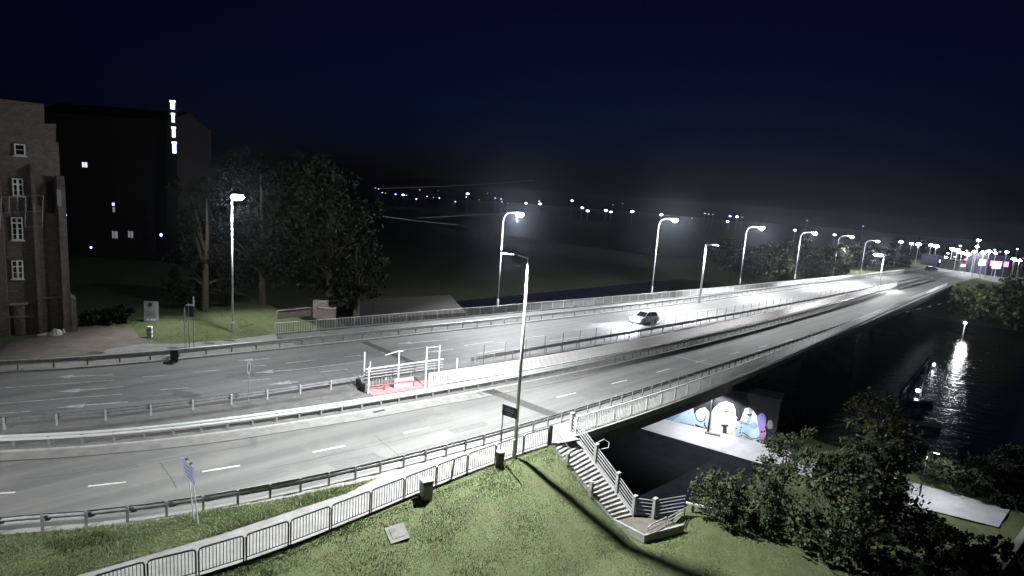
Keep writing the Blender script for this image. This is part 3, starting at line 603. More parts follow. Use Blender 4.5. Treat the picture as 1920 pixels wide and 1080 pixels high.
# ------------------------------------------------------------------ stairs
ZL = -3.55
TL, TR, BL, BR = at(1034, 833, 0), at(1067, 812, 0), at(1152, 976, ZL), at(1184, 968, ZL)
NS = 22
st = thing('staircase', 'concrete staircase with pipe railing descending the grass slope beside the bridge', 'stairs', tuple((TL + TR) / 2))
def stp(t, s, dz=0.0): a = TL.lerp(BL, t); b = TR.lerp(BR, t); q = a.lerp(b, s); return Vector((q.x, q.y, ZL * t + dz))
for k in range(NS):
    t0, t1 = k / NS, (k + 1) / NS; z = ZL * t0 - .03; q = [stp(t0, 0), stp(t0, 1), stp(t1 + .006, 1), stp(t1 + .006, 0)]
    MB().prism([Vector((p.x, p.y, z - .40)) for p in q], [Vector((p.x, p.y, z)) for p in q]).build('step', 'concrete', st)
MB().prism([stp(0, 1.0, -.35), stp(0, 1.22, -.35), stp(1, 1.25, -.35), stp(1, 1.0, -.35)], [stp(0, 1.003, .10), stp(0, 1.22, .10), stp(1, 1.25, .10), stp(1, 1.003, .10)]).build('side_kerb', 'concrete', st)
MB().prism([stp(-.05, 1.06, -6.3 ), stp(-.05, 1.24, -6.3), stp(1.0, 1.27, -3), stp(1.0, 1.06, -3)], [stp(-.05, 1.06, -.34), stp(-.05, 1.24, -.34), stp(1, 1.27, -.36), stp(1, 1.06, -.36)]).build('retaining_wall', 'concrete_dark', st)
MB().prism([stp(0, -.12, -.3), stp(0, -.003, -.3), stp(1, -.003, -.3), stp(1, -.12, -.3)], [stp(0, -.12, .02), stp(0, -.003, .02), stp(1, -.003, .02), stp(1, -.12, .02)]).build('side_kerb', 'concrete_dark', st)
MB().prism([Vector((p.x, p.y, -.5)) for p in (TL, TR, at(1072, 800), at(1030, 818))], [Vector((p.x, p.y, .012)) for p in (TL, TR, at(1072, 800), at(1030, 818))]).build('top_landing', 'concrete', st)
lp = [at(*p, ZL) for p in ((1150,975),(1186,965),(1228,968),(1281,985),(1232,1000),(1208,1005))]
MB().prism([p + Vector((0, 0, -.5)) for p in lp], [p + Vector((0, 0, .0)) for p in lp]).build('landing', 'sand', st)
MB().sweep([lp[0] + Vector((0, 0, 0)), lp[5], lp[3]], [(-.08, -.4), (-.08, .08), (.08, .08), (.08, -.4)]).build('landing_kerb', 'concrete', st)
rp = [stp(0.0, 1.12), stp(.40, 1.14), stp(.74, 1.14), stp(1.0, 1.1), at(1225, 972, ZL), at(1281, 962, ZL)]
for k, p in enumerate(rp[:-1]): MB().box(p + Vector((0, 0, .62)), .26, .17, 1.3, AU).build('railing_post', 'concrete', st); MB().box(p + Vector((0, 0, 1.29)), .32, .22, .06, AU).build('post_cap', 'concrete', st)
for z in (.25, .48, .71, .94, 1.15):
    for a, b in zip(rp[:-1], rp[1:]): MB().tube([a + Vector((0, 0, z)), b + Vector((0, 0, z))], .028).build('rail_pipe', 'galv', st)
for t in (.28, .66): MB().box(stp(t, -.1) + Vector((0, 0, .35)), .2, .2, 1.0, AU).build('low_post', 'concrete', st)
MB().tube([stp(-.03, .18, .75), stp(.28, .12, .80), stp(.66, .1, .75), stp(.95, .1, .6)], .018).build('handrail', 'galv_dull', st)
p = stp(.38, 1.2, 1.25); MB().tube([p, p + Vector((.5, .3, .15)), p + Vector((.85, .3, -.05)), p + Vector((.8, .1, -.3)), p + Vector((.3, 0, -.4))], .03).build('hook_pipe', 'galv', st)
g = thing('hoop_barrier', 'low pale tubular hoop at the foot of the stairs', 'barrier', tuple(at(1213, 1003, ZL)))
a, b = at(1214, 1002, ZL) + Vector((0, 0, 0)), at(1248, 985, ZL) ; z = Vector((0, 0, .45))
MB().tube([a, a + z, a.lerp(b, .1) + z * 1.15, b + z * 1.15, b], .04).build('hoop', 'galv', g); MB().tube([a + z * .5, b + z * .5], .03).build('cross_pipe', 'galv_dull', g)
g = thing('hoop_barrier', 'pale tubular rail right of the stair landing below the shrub', 'barrier', tuple(at(1250, 985, ZL)))
a, b = at(1252, 983, ZL), at(1283, 966, ZL); MB().tube([a, a + z, b + z, b], .04).build('hoop', 'galv', g); MB().tube([a + z * .5, b + z * .5], .04).build('cross_pipe', 'galv', g)
g = thing('gate_bar', 'white bar barrier sticking out of the shrub right of the landing', 'barrier', tuple(at(1297, 968, ZL - .3)))
b = at(1297, 968, ZL - .4); a = Vector((b.x - .35, b.y - .1, ZL + .55)); MB().box(a.lerp(b + Vector((1.3, -.15, .6)), .5), 1.9, .12, .12, Vector((1.3, -.1, -.18))).build('bar', 'white', g); MB().box(b + Vector((0, 0, .3)), .14, .14, 1.2).build('post', 'timber', g)

# ------------------------------------------------------------------ signs, boxes, bins
g = thing('sign_board', 'dark rectangular sign board on thin post beside the white lamp post', 'sign', tuple(at(937, 864)))
b = at(937, 864); h = height_to(b, 765); MB().tube([b, b + Vector((0, 0, h))], .035).build('post', 'black', g)
ax = Vector((.80, -.60, 0)).normalized(); nn = Vector((-.60, -.80, 0)); c = b + Vector((.22, -.1, h - .10)) + ax * 0.18
MB().box(c, 1.05, .04, .62, ax).build('panel', 'navy', g)
for dz, wl_ in ((.12, .62), (.0, .7), (-.14, .3)): MB().box(c + nn * .026 + Vector((0, 0, dz)), wl_, .006, .06, ax).build('text_line', 'mark', g)
b1, b2 = at(364, 976), at(372, 985)
g = thing('information_sign', 'pale bluish sign on two thin leaning posts at the grass strip', 'sign', tuple(b1))
tl = Vector((-.35, .12, 0))
for b in (b1, b2): MB().tube([b, b + tl + Vector((0, 0, 2.75))], .03).build('post', 'galv', g)
c = (b1 + b2) / 2 + tl * .95 + Vector((-.06, .05, 2.3)); ax = Vector((.80, -.60, -.08)).normalized(); sn = Vector((-.60, -.80, 0)).normalized(); up = Vector((tl.x, tl.y, 2.75)).normalized()
MB().box(c, 1.05, .03, .85, ax, sn, up).build('panel', 'pale_sign', g)
for k, (dz, wl_) in enumerate(((.22, .5), (.05, .7), (-.12, .6), (-.27, .4))): MB().box(c + sn * .02 + up * dz, wl_, .006, .07, ax, sn, up).build('text_line', 'mark_d', g)
for q in (b1, b2): MB().box(q + tl * 1.0 + Vector((0, 0, 2.78)), .09, .09, .07).build('clamp', 'black', g)
g = thing('round_sign', 'round traffic sign seen edge on in the median, left of the gate', 'sign', tuple(at(466, 762)))
b = at(466, 762); h = height_to(b, 678); MB().tube([b, b + Vector((0, 0, h))], .03).build('post', 'galv_dull', g)
MB().lathe(b + Vector((0, 0, h - .42)), [(.05, -.03), (.42, -.025), (.42, .015), (.1, .03)], 18, Vector((.96, .14, .04))).build('disc', 'black', g)
MB().lathe(b + Vector((0, 0, h - .42)), [(.42, -.028), (.455, -.02), (.455, .02), (.42, .022)], 18, Vector((.96, .14, .04))).build('rim', 'galv_dull', g)
g = thing('roadside_board', 'dark plate hanging askew on the far guardrail by the left lanes', 'board', tuple(at(327, 680)))
b = at(327, 679); MB().box(b + Vector((0, 0, .50)), .55, .05, .95, Vector((.95, .3, 0))).build('plate', 'black', g); MB().box(b + Vector((-.35, -.3, .06)), .6, .4, .1, Vector((.95, .3, 0))).build('foot', 'rubber', g)
g = thing('utility_cabinet', 'grey metal utility cabinet standing on the grass slope', 'cabinet', tuple(at(798, 945, -.5)))
b = at(798, 946, -.5); ax = Vector((.85, .52, 0)); MB().box(b + Vector((0, 0, .62)), .52, .42, 1.3, ax).build('body', 'grey', g); MB().box(b + Vector((0, 0, 1.30)), .60, .5, .07, ax).build('lid', 'concrete', g)
MB().box(b + Vector((.13, -.24, .62)), .40, .02, 1.05, ax).build('door', 'galv_dull', g)
g = thing('litter_bin', 'dark cylindrical litter bin at the fence beside the sign board', 'bin', tuple(at(933, 868)))
b = at(925, 869); b = b + Vector((.35, -.15, -.1)); MB().lathe(b, [(.20, 0), (.24, .05), (.25, .85), (.22, .88)], 12).build('body', 'tin', g); MB().lathe(b + Vector((0, 0, .885)), [(.26, 0), (.26, .06), (.18, .1)], 12).build('rim', 'galv_dull', g)
g = thing('stake', 'short leaning steel stake at the fence left of the litter bin', 'stake', tuple(at(846, 898)))
b = at(846, 898); MB().tube([b, b + Vector((.12, 0, 1.15))], .06).build('shaft', 'galv', g); MB().box(b + Vector((.12, 0, 1.18)), .16, .12, .05, AU).build('cap', 'galv', g)
def on_slope(x, y):
    z = 0.0
    for _ in range(30): z = 0.5 * z + 0.5 * gz(at(x, y, z))
    return at(x, y, z)
b = on_slope(744, 1001); ax = Vector((.75, .60, 0)).normalized(); an = Vector((.6, -.75, -.58)).normalized()
g = thing('concrete_slab', 'pale square concrete slab lying in the grass slope', 'slab', tuple(b))
MB().box(b + Vector((0, 0, .02)), .95, .8, .10, ax, an, an.cross(ax)).build('plate', 'concrete_mid', g); MB().box(b + Vector((0, 0, .08)), .62, .52, .03, ax, an, an.cross(ax)).build('lid', 'concrete_mid', g)
# far lawn furniture
b = at(284, 603); g = thing('information_stele', 'upright grey information board standing on the far lawn', 'board', tuple(b)); ax = Vector((.97, .22, 0)); nn = Vector((.22, -.97, 0))
MB().box(b + Vector((0, 0, 1.0)), 1.25, .16, 2.15, ax).build('panel', 'grey', g); MB().lathe(b + nn * .1 + Vector((-.05, 0, 1.78)), [(.2, -.02), (.2, .02)], 12, nn).build('emblem', 'black', g)
for dx in (-.3, .05, .32): MB().box(b + nn * .095 + ax * dx + Vector((0, 0, .22)), .2, .02, .2, ax).build('poster', 'white', g)
MB().box(b + nn * .095 + Vector((0, 0, .85)), .8, .02, .5, ax).build('text_block', 'galv_dull', g)
b = at(281, 632); g = thing('striped_bollard', 'small white and grey striped bollard at the lawn corner', 'bollard', tuple(b))
for k in range(5): MB().box(b + Vector((0, 0, .10 + .2 * k)), .40, .34, .2 - .006, ax).build('band', 'white' if k % 2 == 0 else 'grey', g)
b = at(357, 660); g = thing('bus_stop_frame', 'thin grey frame of a small sign stand behind the far guardrail', 'stand', tuple(b))
for x, y, yt in ((347,655,575),(355,657,568),(364,657,560)):
    q = at(x, y); MB().tube([q, q + Vector((0, 0, height_to(q, yt)))], .035).build('post', 'galv', g)
q = at(359, 657); h = height_to(q, 575); MB().box(q + Vector((0, 0, h - .45)), .55, .04, .9, ax).build('panel', 'navy', g); MB().box(q + Vector((-.05, -.05, h + .15)), .6, .04, .1, ax, None, Vector((.35, 0, 1)).normalized()).build('plate', 'white', g)
MB().box(at(364, 655) + Vector((0, 0, height_to(at(364, 655), 572) + .35)), .1, .04, .8, ax).build('plate', 'white', g)
# lawn patches and pads on the far side
def pad(name, pts, z, material, label): return struct(MB().poly([at(*p, z) for p in pts]).build(name, material), label)
pad('gravel_yard', [(0,660),(0,705),(160,676),(330,655),(420,643),(300,643),(262,632),(243,612),(150,612),(130,622),(20,640)], .012, 'sand', 'sandy gravel yard in front of the brick tower')
pad('far_walkway', [(180,673),(330,662),(520,640),(520,626),(430,637),(330,645),(268,644),(200,655)], .022, 'pave', 'pale pavement strip in front of the far lawn')
for x, y, w in ((181,662,.55),(330,653,.7),(392,644,.5),(430,639,.5)):
    p = at(x, y); strip('manhole_cover', p - Vector((w, 0, 0)), p + Vector((w, 0, 0)), .5, .035, 'joint', walk_f)

# ------------------------------------------------------------------ car
def car(name, label, pos, rz, paint, lights=True, L_=4.3, Wd=1.75):
    t = thing(name, label, 'car', tuple(pos), rz)
    prof = [(-2.15,.35,.60,.84),(-2.08,.30,.80,.94),(-1.6,.26,.88,.97),(-.9,.24,.95,1.0),(0,.24,.97,1.0),(.9,.24,.95,1.0),(1.55,.26,.90,.98),(2.0,.30,.78,.92),(2.15,.36,.62,.82)]
    m = MB(); secs = []
    for x, zb, zt, w in prof:
        hw = Wd / 2 * w; secs.append([(x, -hw * .93, zb), (x, -hw, zb + .15), (x, -hw * .985, (zb + zt) / 2 + .1), (x, -hw * .93, zt - .03), (x, -hw * .8, zt), (x, hw * .8, zt), (x, hw * .93, zt - .03), (x, hw * .985, (zb + zt) / 2 + .1), (x, hw, zb + .15), (x, hw * .93, zb)])
    for a, b in zip(secs[:-1], secs[1:]):
        for k in range(10): m.quad(a[k], b[k], b[(k+1) % 10], a[(k+1) % 10])
    m.poly(secs[0]); m.poly(secs[-1]); local(m, 'body', paint, t, True)
    cab = [(-1.95,.92,.70),(-1.45,1.40,.60),(-.3,1.50,.60),(.25,1.44,.60),(1.05,.95,.72)]
    m = MB()
    for (x0, z0, w0), (x1, z1, w1) in zip(cab[:-1], cab[1:]): m.quad((x0, -w0, z0), (x1, -w1, z1), (x1, w1, z1), (x0, w0, z0))
    for s in (-1, 1): m.poly([(x, s * w, z) for x, z, w in cab])
    local(m, 'glasshouse', 'glass', t)
    local(MB().prism([(-1.45, -.60, 1.40), (.25, -.60, 1.44), (.25, .60, 1.44), (-1.45, .60, 1.40)], [(-1.35, -.54, 1.49), (.15, -.54, 1.52), (.15, .54, 1.52), (-1.35, .54, 1.49)]), 'roof', paint, t)
    for s in (-1, 1):
        for a, b in (((-1.95, .92, .70), (-1.45, 1.41, .605)), ((-.35, .95, .79), (-.3, 1.49, .605)), ((1.05, .95, .725), (.25, 1.45, .605))):
            local(MB().tube([(a[0], s * a[2], a[1]), (b[0], s * b[2], b[1])], .035), 'pillar', paint, t)
        for x in (-1.32, 1.32):
            w = MB().lathe((x, s * .80, .31), [(.19, -.1), (.31, -.09), (.31, .09), (.19, .1)], 14, Vector((0, 1, 0))); wo_ = local(w, 'wheel', 'rubber', t)
            local(MB().lathe((x, s * .80, .31), [(.05, -.112), (.19, -.105), (.19, .105), (.05, .112)], 10, Vector((0, 1, 0))), 'rim', 'rim', wo_)
        local(MB().box((2.10, s * .58, .66), .12, .34, .15), 'headlight', 'head' if lights else 'glass', t)
        local(MB().box((-2.10, s * .62, .74), .1, .26, .14), 'tail_light', 'far_red' if lights else 'redrail', t)
        local(MB().box((.62, s * .95, .98), .12, .2, .13), 'mirror', paint, t)
    local(MB().box((2.17, 0, .45), .02, .5, .11), 'number_plate', 'plate', t); local(MB().box((-2.16, 0, .6), .02, .5, .11), 'number_plate', 'plate', t)
    if lights:
        mw = Matrix.Translation(pos) @ Matrix.Rotation(rz, 4, 'Z')
        for s in (-1, 1):
            l = spot('headlight_beam', mw @ Vector((2.3, s * .58, .66)), mw @ Vector((12, s * .7, 0)), 11000, 80, .8, (.86, .90, 1.0), .06); l.parent = t; l.matrix_parent_inverse = t.matrix_basis.inverted()
        pd = bpy.data.lights.new('headlight_glare', 'POINT'); pd.energy = 900; pd.color = (.88, .92, 1.0); pd.shadow_soft_size = .1; po = bpy.data.objects.new('headlight_glare', pd); COL.objects.link(po); po.location = (2.6, 0, .7); po.parent = t
    return t
cp = at(1208, 605); car('car', 'silver hatchback with headlights on driving along the far carriageway', cp + Vector((0, 0, .01)), heading(L['D'], uv(cp)[0]) + math.pi, 'carpaint')

# ------------------------------------------------------------------ riverside: promenade, mural wall
ZP = -6.0
prom = [at(*p, ZP) for p in ((1215,808),(1420,868),(1735,955),(1872,989),(1894,955),(1760,918),(1440,836),(1330,795))]
d = (prom[1] - prom[0]).normalized(); e0 = prom[0] - d * 30; e1 = prom[7] - d * 30
struct(MB().poly([p + Vector((0, 0, .03)) for p in [e0] + prom + [e1]]).build('promenade_path', 'path'), 'pale paved riverside promenade below the bridge')
wa, wbp = at(1288, 796, ZP), at(1446, 834, ZP); wd_ = (wbp - wa).normalized(); wnrm = Vector((wd_.y, -wd_.x, 0))
wall = thing('mural_wall', 'dark concrete pier wall covered with pale graffiti under the bridge', 'wall', tuple(wa)); e0 = wa - wd_ * 24; e1 = wbp + wd_ * .25
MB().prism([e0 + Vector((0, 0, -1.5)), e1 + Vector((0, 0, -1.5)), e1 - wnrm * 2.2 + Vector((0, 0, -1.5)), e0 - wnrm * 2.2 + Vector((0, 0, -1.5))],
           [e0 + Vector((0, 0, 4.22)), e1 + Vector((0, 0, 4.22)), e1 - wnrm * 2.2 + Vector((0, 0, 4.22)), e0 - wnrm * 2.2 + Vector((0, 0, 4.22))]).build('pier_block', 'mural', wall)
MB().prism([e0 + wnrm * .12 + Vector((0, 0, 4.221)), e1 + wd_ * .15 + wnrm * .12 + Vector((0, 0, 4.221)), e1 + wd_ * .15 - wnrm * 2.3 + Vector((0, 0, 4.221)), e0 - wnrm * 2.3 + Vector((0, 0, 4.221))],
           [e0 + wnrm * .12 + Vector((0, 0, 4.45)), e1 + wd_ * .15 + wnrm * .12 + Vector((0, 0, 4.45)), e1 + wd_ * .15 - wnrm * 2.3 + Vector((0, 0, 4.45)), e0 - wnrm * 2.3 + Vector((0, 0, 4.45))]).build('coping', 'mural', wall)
lay = [0]
def paint(pts, material, name='painted_shape'):
    lay[0] += 1; off = wnrm * (.004 + .002 * lay[0])
    m = MB().poly([on_plane(x, y, wa, wnrm) + off for x, y in pts]); m.build(name, material, wall)
def line_(pts, w, material='spray_k'):
    lay[0] += 1; off = wnrm * (.004 + .002 * lay[0]); q = [on_plane(x, y, wa, wnrm) + off for x, y in pts]; m = MB()
    for a, b in zip(q[:-1], q[1:]):
        t = (b - a).normalized(); nn_ = wnrm.cross(t) * w / 2; a2 = a - t * w * .2; b2 = b + t * w * .2; m.quad(a2 - nn_, b2 - nn_, b2 + nn_, a2 + nn_)
    m.build('painted_line', material, wall)
paint([(1232,786),(1245,781),(1262,768),(1290,752),(1296,792),(1284,790)], 'spray_g'); paint([(1262,789),(1278,776),(1300,765),(1304,799),(1299,797)], 'spray_b')
paint([(1297,792),(1302,776),(1312,766),(1322,764),(1330,772),(1330,806),(1318,801)], 'spray_b'); paint([(1306,770),(1318,766),(1324,780),(1320,791),(1310,791),(1305,782)], 'spray_w')
line_([(1304,776),(1306,786),(1312,791),(1320,789),(1324,779)], .10); line_([(1321,792),(1321,797),(1325,803)], .12)
paint([(1329,810),(1329,778),(1340,764),(1350,756),(1362,753),(1374,757),(1379,768),(1381,790),(1386,818),(1378,817),(1352,814)], 'spray_w')
line_([(1358,771),(1374,773)], .14); line_([(1353,777),(1364,779),(1376,777)], .06); line_([(1359,766),(1361,774)], .06); line_([(1368,759),(1376,764),(1378,774)], .10, 'spray_pk')
line_([(1353,797.5),(1365,798)], .20); line_([(1359,798),(1359,811)], .34); line_([(1359,811),(1366,814.5)], .1)
paint([(1378,778),(1384,784),(1389,796),(1380,797)], 'spray_pk'); line_([(1384,770),(1386,780),(1383,789)], .2)
paint([(1376,800),(1388,795),(1402,793),(1420,790),(1424,800),(1424,823),(1414,827),(1396,822),(1380,815)], 'spray_b')
paint([(1388,788),(1394,772),(1396,765),(1405,764),(1413,770),(1420,780),(1422,792),(1402,795)], 'spray_pk'); paint([(1403,764),(1411,769),(1409,788),(1404,794),(1399,790),(1405,777)], 'spray_g')
line_([(1393,772),(1395,765),(1398,761)], .16); line_([(1402,776),(1406,779),(1409,776)], .18); line_([(1412,768),(1414,762)], .16)
line_([(1386,790),(1398,794),(1404,796)], .22, 'spray_g'); paint([(1405,795),(1411,790),(1418,792),(1421,799),(1416,804),(1407,803)], 'spray_g')
for x, y in ((1390,801),(1388,806),(1388,811),(1391,816),(1381,803)): paint([(x + 1.3 * math.cos(a), y + 1.6 * math.sin(a)) for a in np.linspace(0, 5.4, 7)], 'spray_k', 'painted_dot')
line_([(1392,810),(1399,814),(1403,818),(1410,822),(1419,822),(1423,819)], .07); line_([(1396,817),(1404,822),(1412,825)], .06)
paint([(1419,782),(1425,775),(1431,774),(1436,781),(1436,795),(1434,802),(1422,801)], 'spray_p'); paint([(1423,801),(1435,802),(1437,813),(1432,825),(1425,822)], 'spray_m'); paint([(1424,822),(1432,825),(1432,831),(1424,828)], 'spray_g')
paint([(1437,798),(1441,788),(1447,787),(1450,796),(1447,804),(1440,803)], 'galv_dull')
lampb = at(1327, 813, ZP)
lamp_led(lampb, None, 1.0, (-.4, -.9), 'dark lamp post on the promenade in front of the graffiti', 2600, None, .8, .075, h=4.4, spot_size=150, blend=.3, wing=1.0, pmt='black')
b = lampb + Vector((.35, -.25, .1)); tag(MB().box(b, 1.4, .35, .16, Vector((.9, -.4, 0))).build('fallen_plank', 'timber'), 'dark plank lying at the foot of the promenade lamp post', 'plank')
pl = at(1752, 936, ZP) + Vector((-.8, 1.2, 0)); lamp_led(at(1724, 930, ZP), 846, .5, (.8, -.6), 'small lit lamp post on the promenade behind the big tree', 800, None, .55, .05, spot_size=150, blend=.3, wing=1.4, pmt='black')
def beam(pa, pb, w, h, name, label, material='timber', cat='beam'):
    g = thing(name, label, cat, tuple(pa)); c = (pa + pb) / 2; MB().box(c, (pb - pa).length, w, h, pb - pa).build('beam', material, g)
    n = max(2, int((pb - pa).length / 3))
    for k in range(n + 1): q = pa.lerp(pb, k / n); MB().tube([Vector((q.x, q.y, -9.6)), Vector((q.x, q.y, q.z - h / 2))], .14).build('pile', material, g)
    return g
beam(at(1690,735,-6.7), at(1742,672,-6.7), .35, .3, 'fender_wall', 'long pale timber fender standing in the river beside the bridge', 'concrete')
beam(at(1463,797,-6.4), at(1510,766,-6.4), .4, .3, 'fender_wall', 'short pale timber beam on piles at the river edge by the mural wall', 'concrete')
beam(at(1382,741,-4.6), at(1462,757,-4.6), .25, .18, 'pipe_run', 'thin pale pipe on supports behind the mural wall', 'galv_dull', 'pipe')
b = at(1721, 740, -7.2); g = thing('mooring_lamp', 'bright small lamp on a mooring post in the river', 'lamp', tuple(b)); h = height_to(b, 684)
MB().tube([b + Vector((.25, 0, -1)), b + Vector((.6, 0, h))], .07).build('mast', 'pole', g); MB().tube([b + Vector((.5, 0, h * .65)), b + Vector((-.2, 0, h * .65))], .05).build('cross_arm', 'pole', g)
MB().tube([b + Vector((-.1, 0, -1)), b + Vector((-.1, 0, .35))], .08).build('post', 'timber', g); MB().lathe(b + Vector((-.1, 0, .36)), [(.12, 0), (.24, .12), (.24, .3), (.1, .42)], 10).build('lamp_globe', 'far_lens', g)
def boat(x, y, ln, rz, label):
    t = thing('rowing_boat', label, 'boat', tuple(at(x, y, -7.28)), rz, 'small boats moored by the reeds'); m = MB(); secs = []
    for a, w, zz in ((-.5, .55, .35), (-.3, .8, .32), (0, .9, .3), (.3, .65, .36), (.5, .05, .5)): secs.append([(a * ln, -w * .55, zz), (a * ln, -w * .4, .02), (a * ln, 0, -.08), (a * ln, w * .4, .02), (a * ln, w * .55, zz)])
    for q, w in zip(secs[:-1], secs[1:]):
        for k in range(4): m.quad(q[k], w[k], w[k+1], q[k+1])
    m.poly(secs[0]); local(m, 'hull', 'plaster', t); local(MB().box((-.1 * ln, 0, .24), .25, .9, .04), 'thwart', 'timber', t)
boat(1703, 780, 4.5, .2, 'pale rowing boat moored below the mooring lamp'); boat(1722, 758, 4.0, .1, 'small pale boat right under the mooring lamp'); boat(1725, 796, 4.2, -.3, 'dim pale boat nearest the big tree')
b = at(1806, 625, -6.8); g = thing('riverside_lamp', 'bright lamp at the far riverbank mirrored in the dark water', 'lamp', tuple(b)); h = height_to(b, 607)
MB().tube([b - Vector((0, 0, 1)), b + Vector((0, 0, h))], .1).build('post', 'pole', g); MB().lathe(b + Vector((0, 0, h)), [(.1, 0), (.24, .1), (.24, .3), (.1, .4)], 10).build('lamp_globe', 'lens', g)
pd = bpy.data.lights.new('lamp_light', 'POINT'); pd.energy = 900; pd.shadow_soft_size = .8; po = bpy.data.objects.new('lamp_light', pd); COL.objects.link(po); po.location = b + Vector((-.6, -.9, h + .5)); po.parent = g; po.matrix_parent_inverse = g.matrix_basis.inverted()
b = at(1750, 690, -7.28); g = thing('reflection_buoy', 'small glowing buoy added for a river reflection above the mooring lamp', 'buoy', tuple(b)); MB().lathe(b, [(.2, -.2), (.35, 0), (.3, .25), (.1, .4)], 10).build('float', 'white', g); MB().lathe(b + Vector((0, 0, .4)), [(.1, 0), (.2, .1), (.2, .25), (.08, .35)], 8).build('lamp_globe', 'far_lens', g)  # added glowing buoy stands in for a light reflected on the river
# right bottom corner: wall coping and a parked car
wa2, wb2 = at(1862, 1084, -5.0), at(1925, 994, -5.0); g = thing('coping_wall', 'low wall with pale coping in the bottom right corner', 'wall', tuple(wa2)); c = (wa2 + wb2) / 2; ax = wb2 - wa2
MB().box(c + Vector((0, 0, -.5)), ax.length + 6, .3, 1.0, ax).build('body', 'concrete_dark', g); MB().box(c + Vector((0, 0, .03)), ax.length + 6, .4, .08, ax).build('coping', 'kerb', g)
car('parked_car', 'dark parked car with pale number plate in the bottom right corner', at(1925, 1062, -5.6) + Vector((.4, -.3, -.35)), math.atan2(ax.y, ax.x) + math.pi * .98, 'cardark', False)

# ------------------------------------------------------------------ brick gate tower (left)
o0 = at(127, 621); o1 = at(40, 627); tx = (o0 - o1).normalized(); rz = math.atan2(tx.y, tx.x)
tw = thing('brick_tower', 'old brick tower with stepped gable and white windows at the left', 'building', tuple(o0), rz)
TH = height_to(o0, 267); k1 = 1 / (FOC / o0.dot(F_))
def tl_(x, y):   # picture point on the facade plane -> local x, z
    n = Vector((tx.y, -tx.x, 0)); p = on_plane(x, y, o0, n); return (p - o0).dot(tx), p.z
steps = [(-14, 195), (82, 195), (82, 232), (105, 232), (105, 267), (127, 267)]
pts = [tl_(x, y) for x, y in steps]; pts[-1] = (0, TH); pts[0] = (-14, pts[1][1])
prof = [(-14, -.3)] + pts + [(0, -.3)]
local(MB().prism([(x, 0, z) for x, z in prof], [(x, 9, z) for x, z in prof]), 'wall', 'brick', tw)
def wx(a): return tl_(a, 450)[0]
for a, b, top, dep in ((-40, 8, 300, .55), (64, 71, 305, .35), (112, 126.5, 330, .5)):
    z1 = tl_(a if a > 0 else 4, top)[1]; xa, xb = wx(a), wx(b)
    local(MB().prism([(xa, -.0, -.3), (xa, -dep, -.3), (xa, -dep, z1 - .9), (xa, 0, z1)], [(xb, 0, -.3), (xb, -dep, -.3), (xb, -dep, z1 - .9), (xb, 0, z1)]), 'buttress', 'brick', tw)
x2 = tl_(144, 600)[0]; zb1, zb2 = tl_(131, 535)[1], tl_(140, 560)[1]
local(MB().prism([(0.003, -.5, -.3), (x2, -.5, -.3), (x2, -.5, zb2), (x2 * .55, -.5, zb2 + .2), (x2 * .3, -.5, zb1), (0.003, -.5, zb1 + .8)], [(0.003, 1.6, -.3), (x2, 1.6, -.3), (x2, 1.6, zb2), (x2 * .55, 1.6, zb2 + .2), (x2 * .3, 1.6, zb1), (0.003, 1.6, zb1 + .8)]), 'buttress', 'brick', tw)
for (x0, y0, x1, y1, nc, nr) in ((26,269,47,291,1,2),(22,334,43,367,2,3),(20,407,42,450,2,4),(21,488,43,523,2,3)):
    a, zt = tl_(x0, y0); b, _ = tl_(x1, y0); _, zb = tl_(x0, y1); w = local(MB().box(((a + b) / 2, -.02, (zt + zb) / 2), b - a, .06, zt - zb), 'window', 'glass', tw)
    t_ = .10
    for s, xx in ((0, a), (1, b)): local(MB().box((xx + (t_ / 2 if s == 0 else -t_ / 2), -.07, (zt + zb) / 2), t_, .07, zt - zb), 'frame', 'frame', w)
    for zz in (zb + t_ / 2, zt - t_ / 2): local(MB().box(((a + b) / 2, -.068, zz), b - a, .066, t_), 'frame', 'frame', w)
    if nc == 2: local(MB().box(((a + b) / 2, -.075, (zt + zb) / 2), .15, .075, zt - zb - .1), 'mullion', 'frame', w)
    for k in range(1, nr): local(MB().box(((a + b) / 2, -.064, zb + (zt - zb) * k / nr), b - a - .1, .05, .12 if k == nr - 1 and nc == 2 else .045), 'glazing_bar', 'frame', w)
    local(MB().box(((a + b) / 2, -.09, zb - .05), b - a + .2, .2, .09), 'sill', 'frame', w)
for y, x0, x1 in ((559, 66, 116), (595, 10, 64), (546, 12, 34)):
    a, z = tl_(x0, y); b, _ = tl_(x1, y); local(MB().box(((a + b) / 2, -.06, z), b - a, .12, .09), 'string_course', 'concrete', tw)
a, zt = tl_(25, 572); b, _ = tl_(46, 572); local(MB().box(((a + b) / 2, -.04, zt / 2), b - a, .1, zt), 'door', 'timber', tw)
local(MB().box(((a + b) / 2, -.35, zt + .15), b - a + .5, .8, .1), 'porch_roof', 'concrete', tw)
z1 = tl_(95, 330)[1]; z2 = tl_(98, 400)[1]; xa, xb = tl_(85, 330)[0], tl_(99, 330)[0]
local(MB().box(((xa + xb) / 2, -.03, (z1 + z2) / 2), xb - xa, .08, z1 - z2), 'blind_niche', 'brick_d', tw); xa, xb = tl_(106, 355)[0], tl_(114, 355)[0]; zt, zb = tl_(108, 355)[1], tl_(108, 385)[1]
local(MB().box(((xa + xb) / 2, -.54, (zt + zb) / 2), xb - xa, .06, zt - zb), 'plaque', 'concrete', tw)
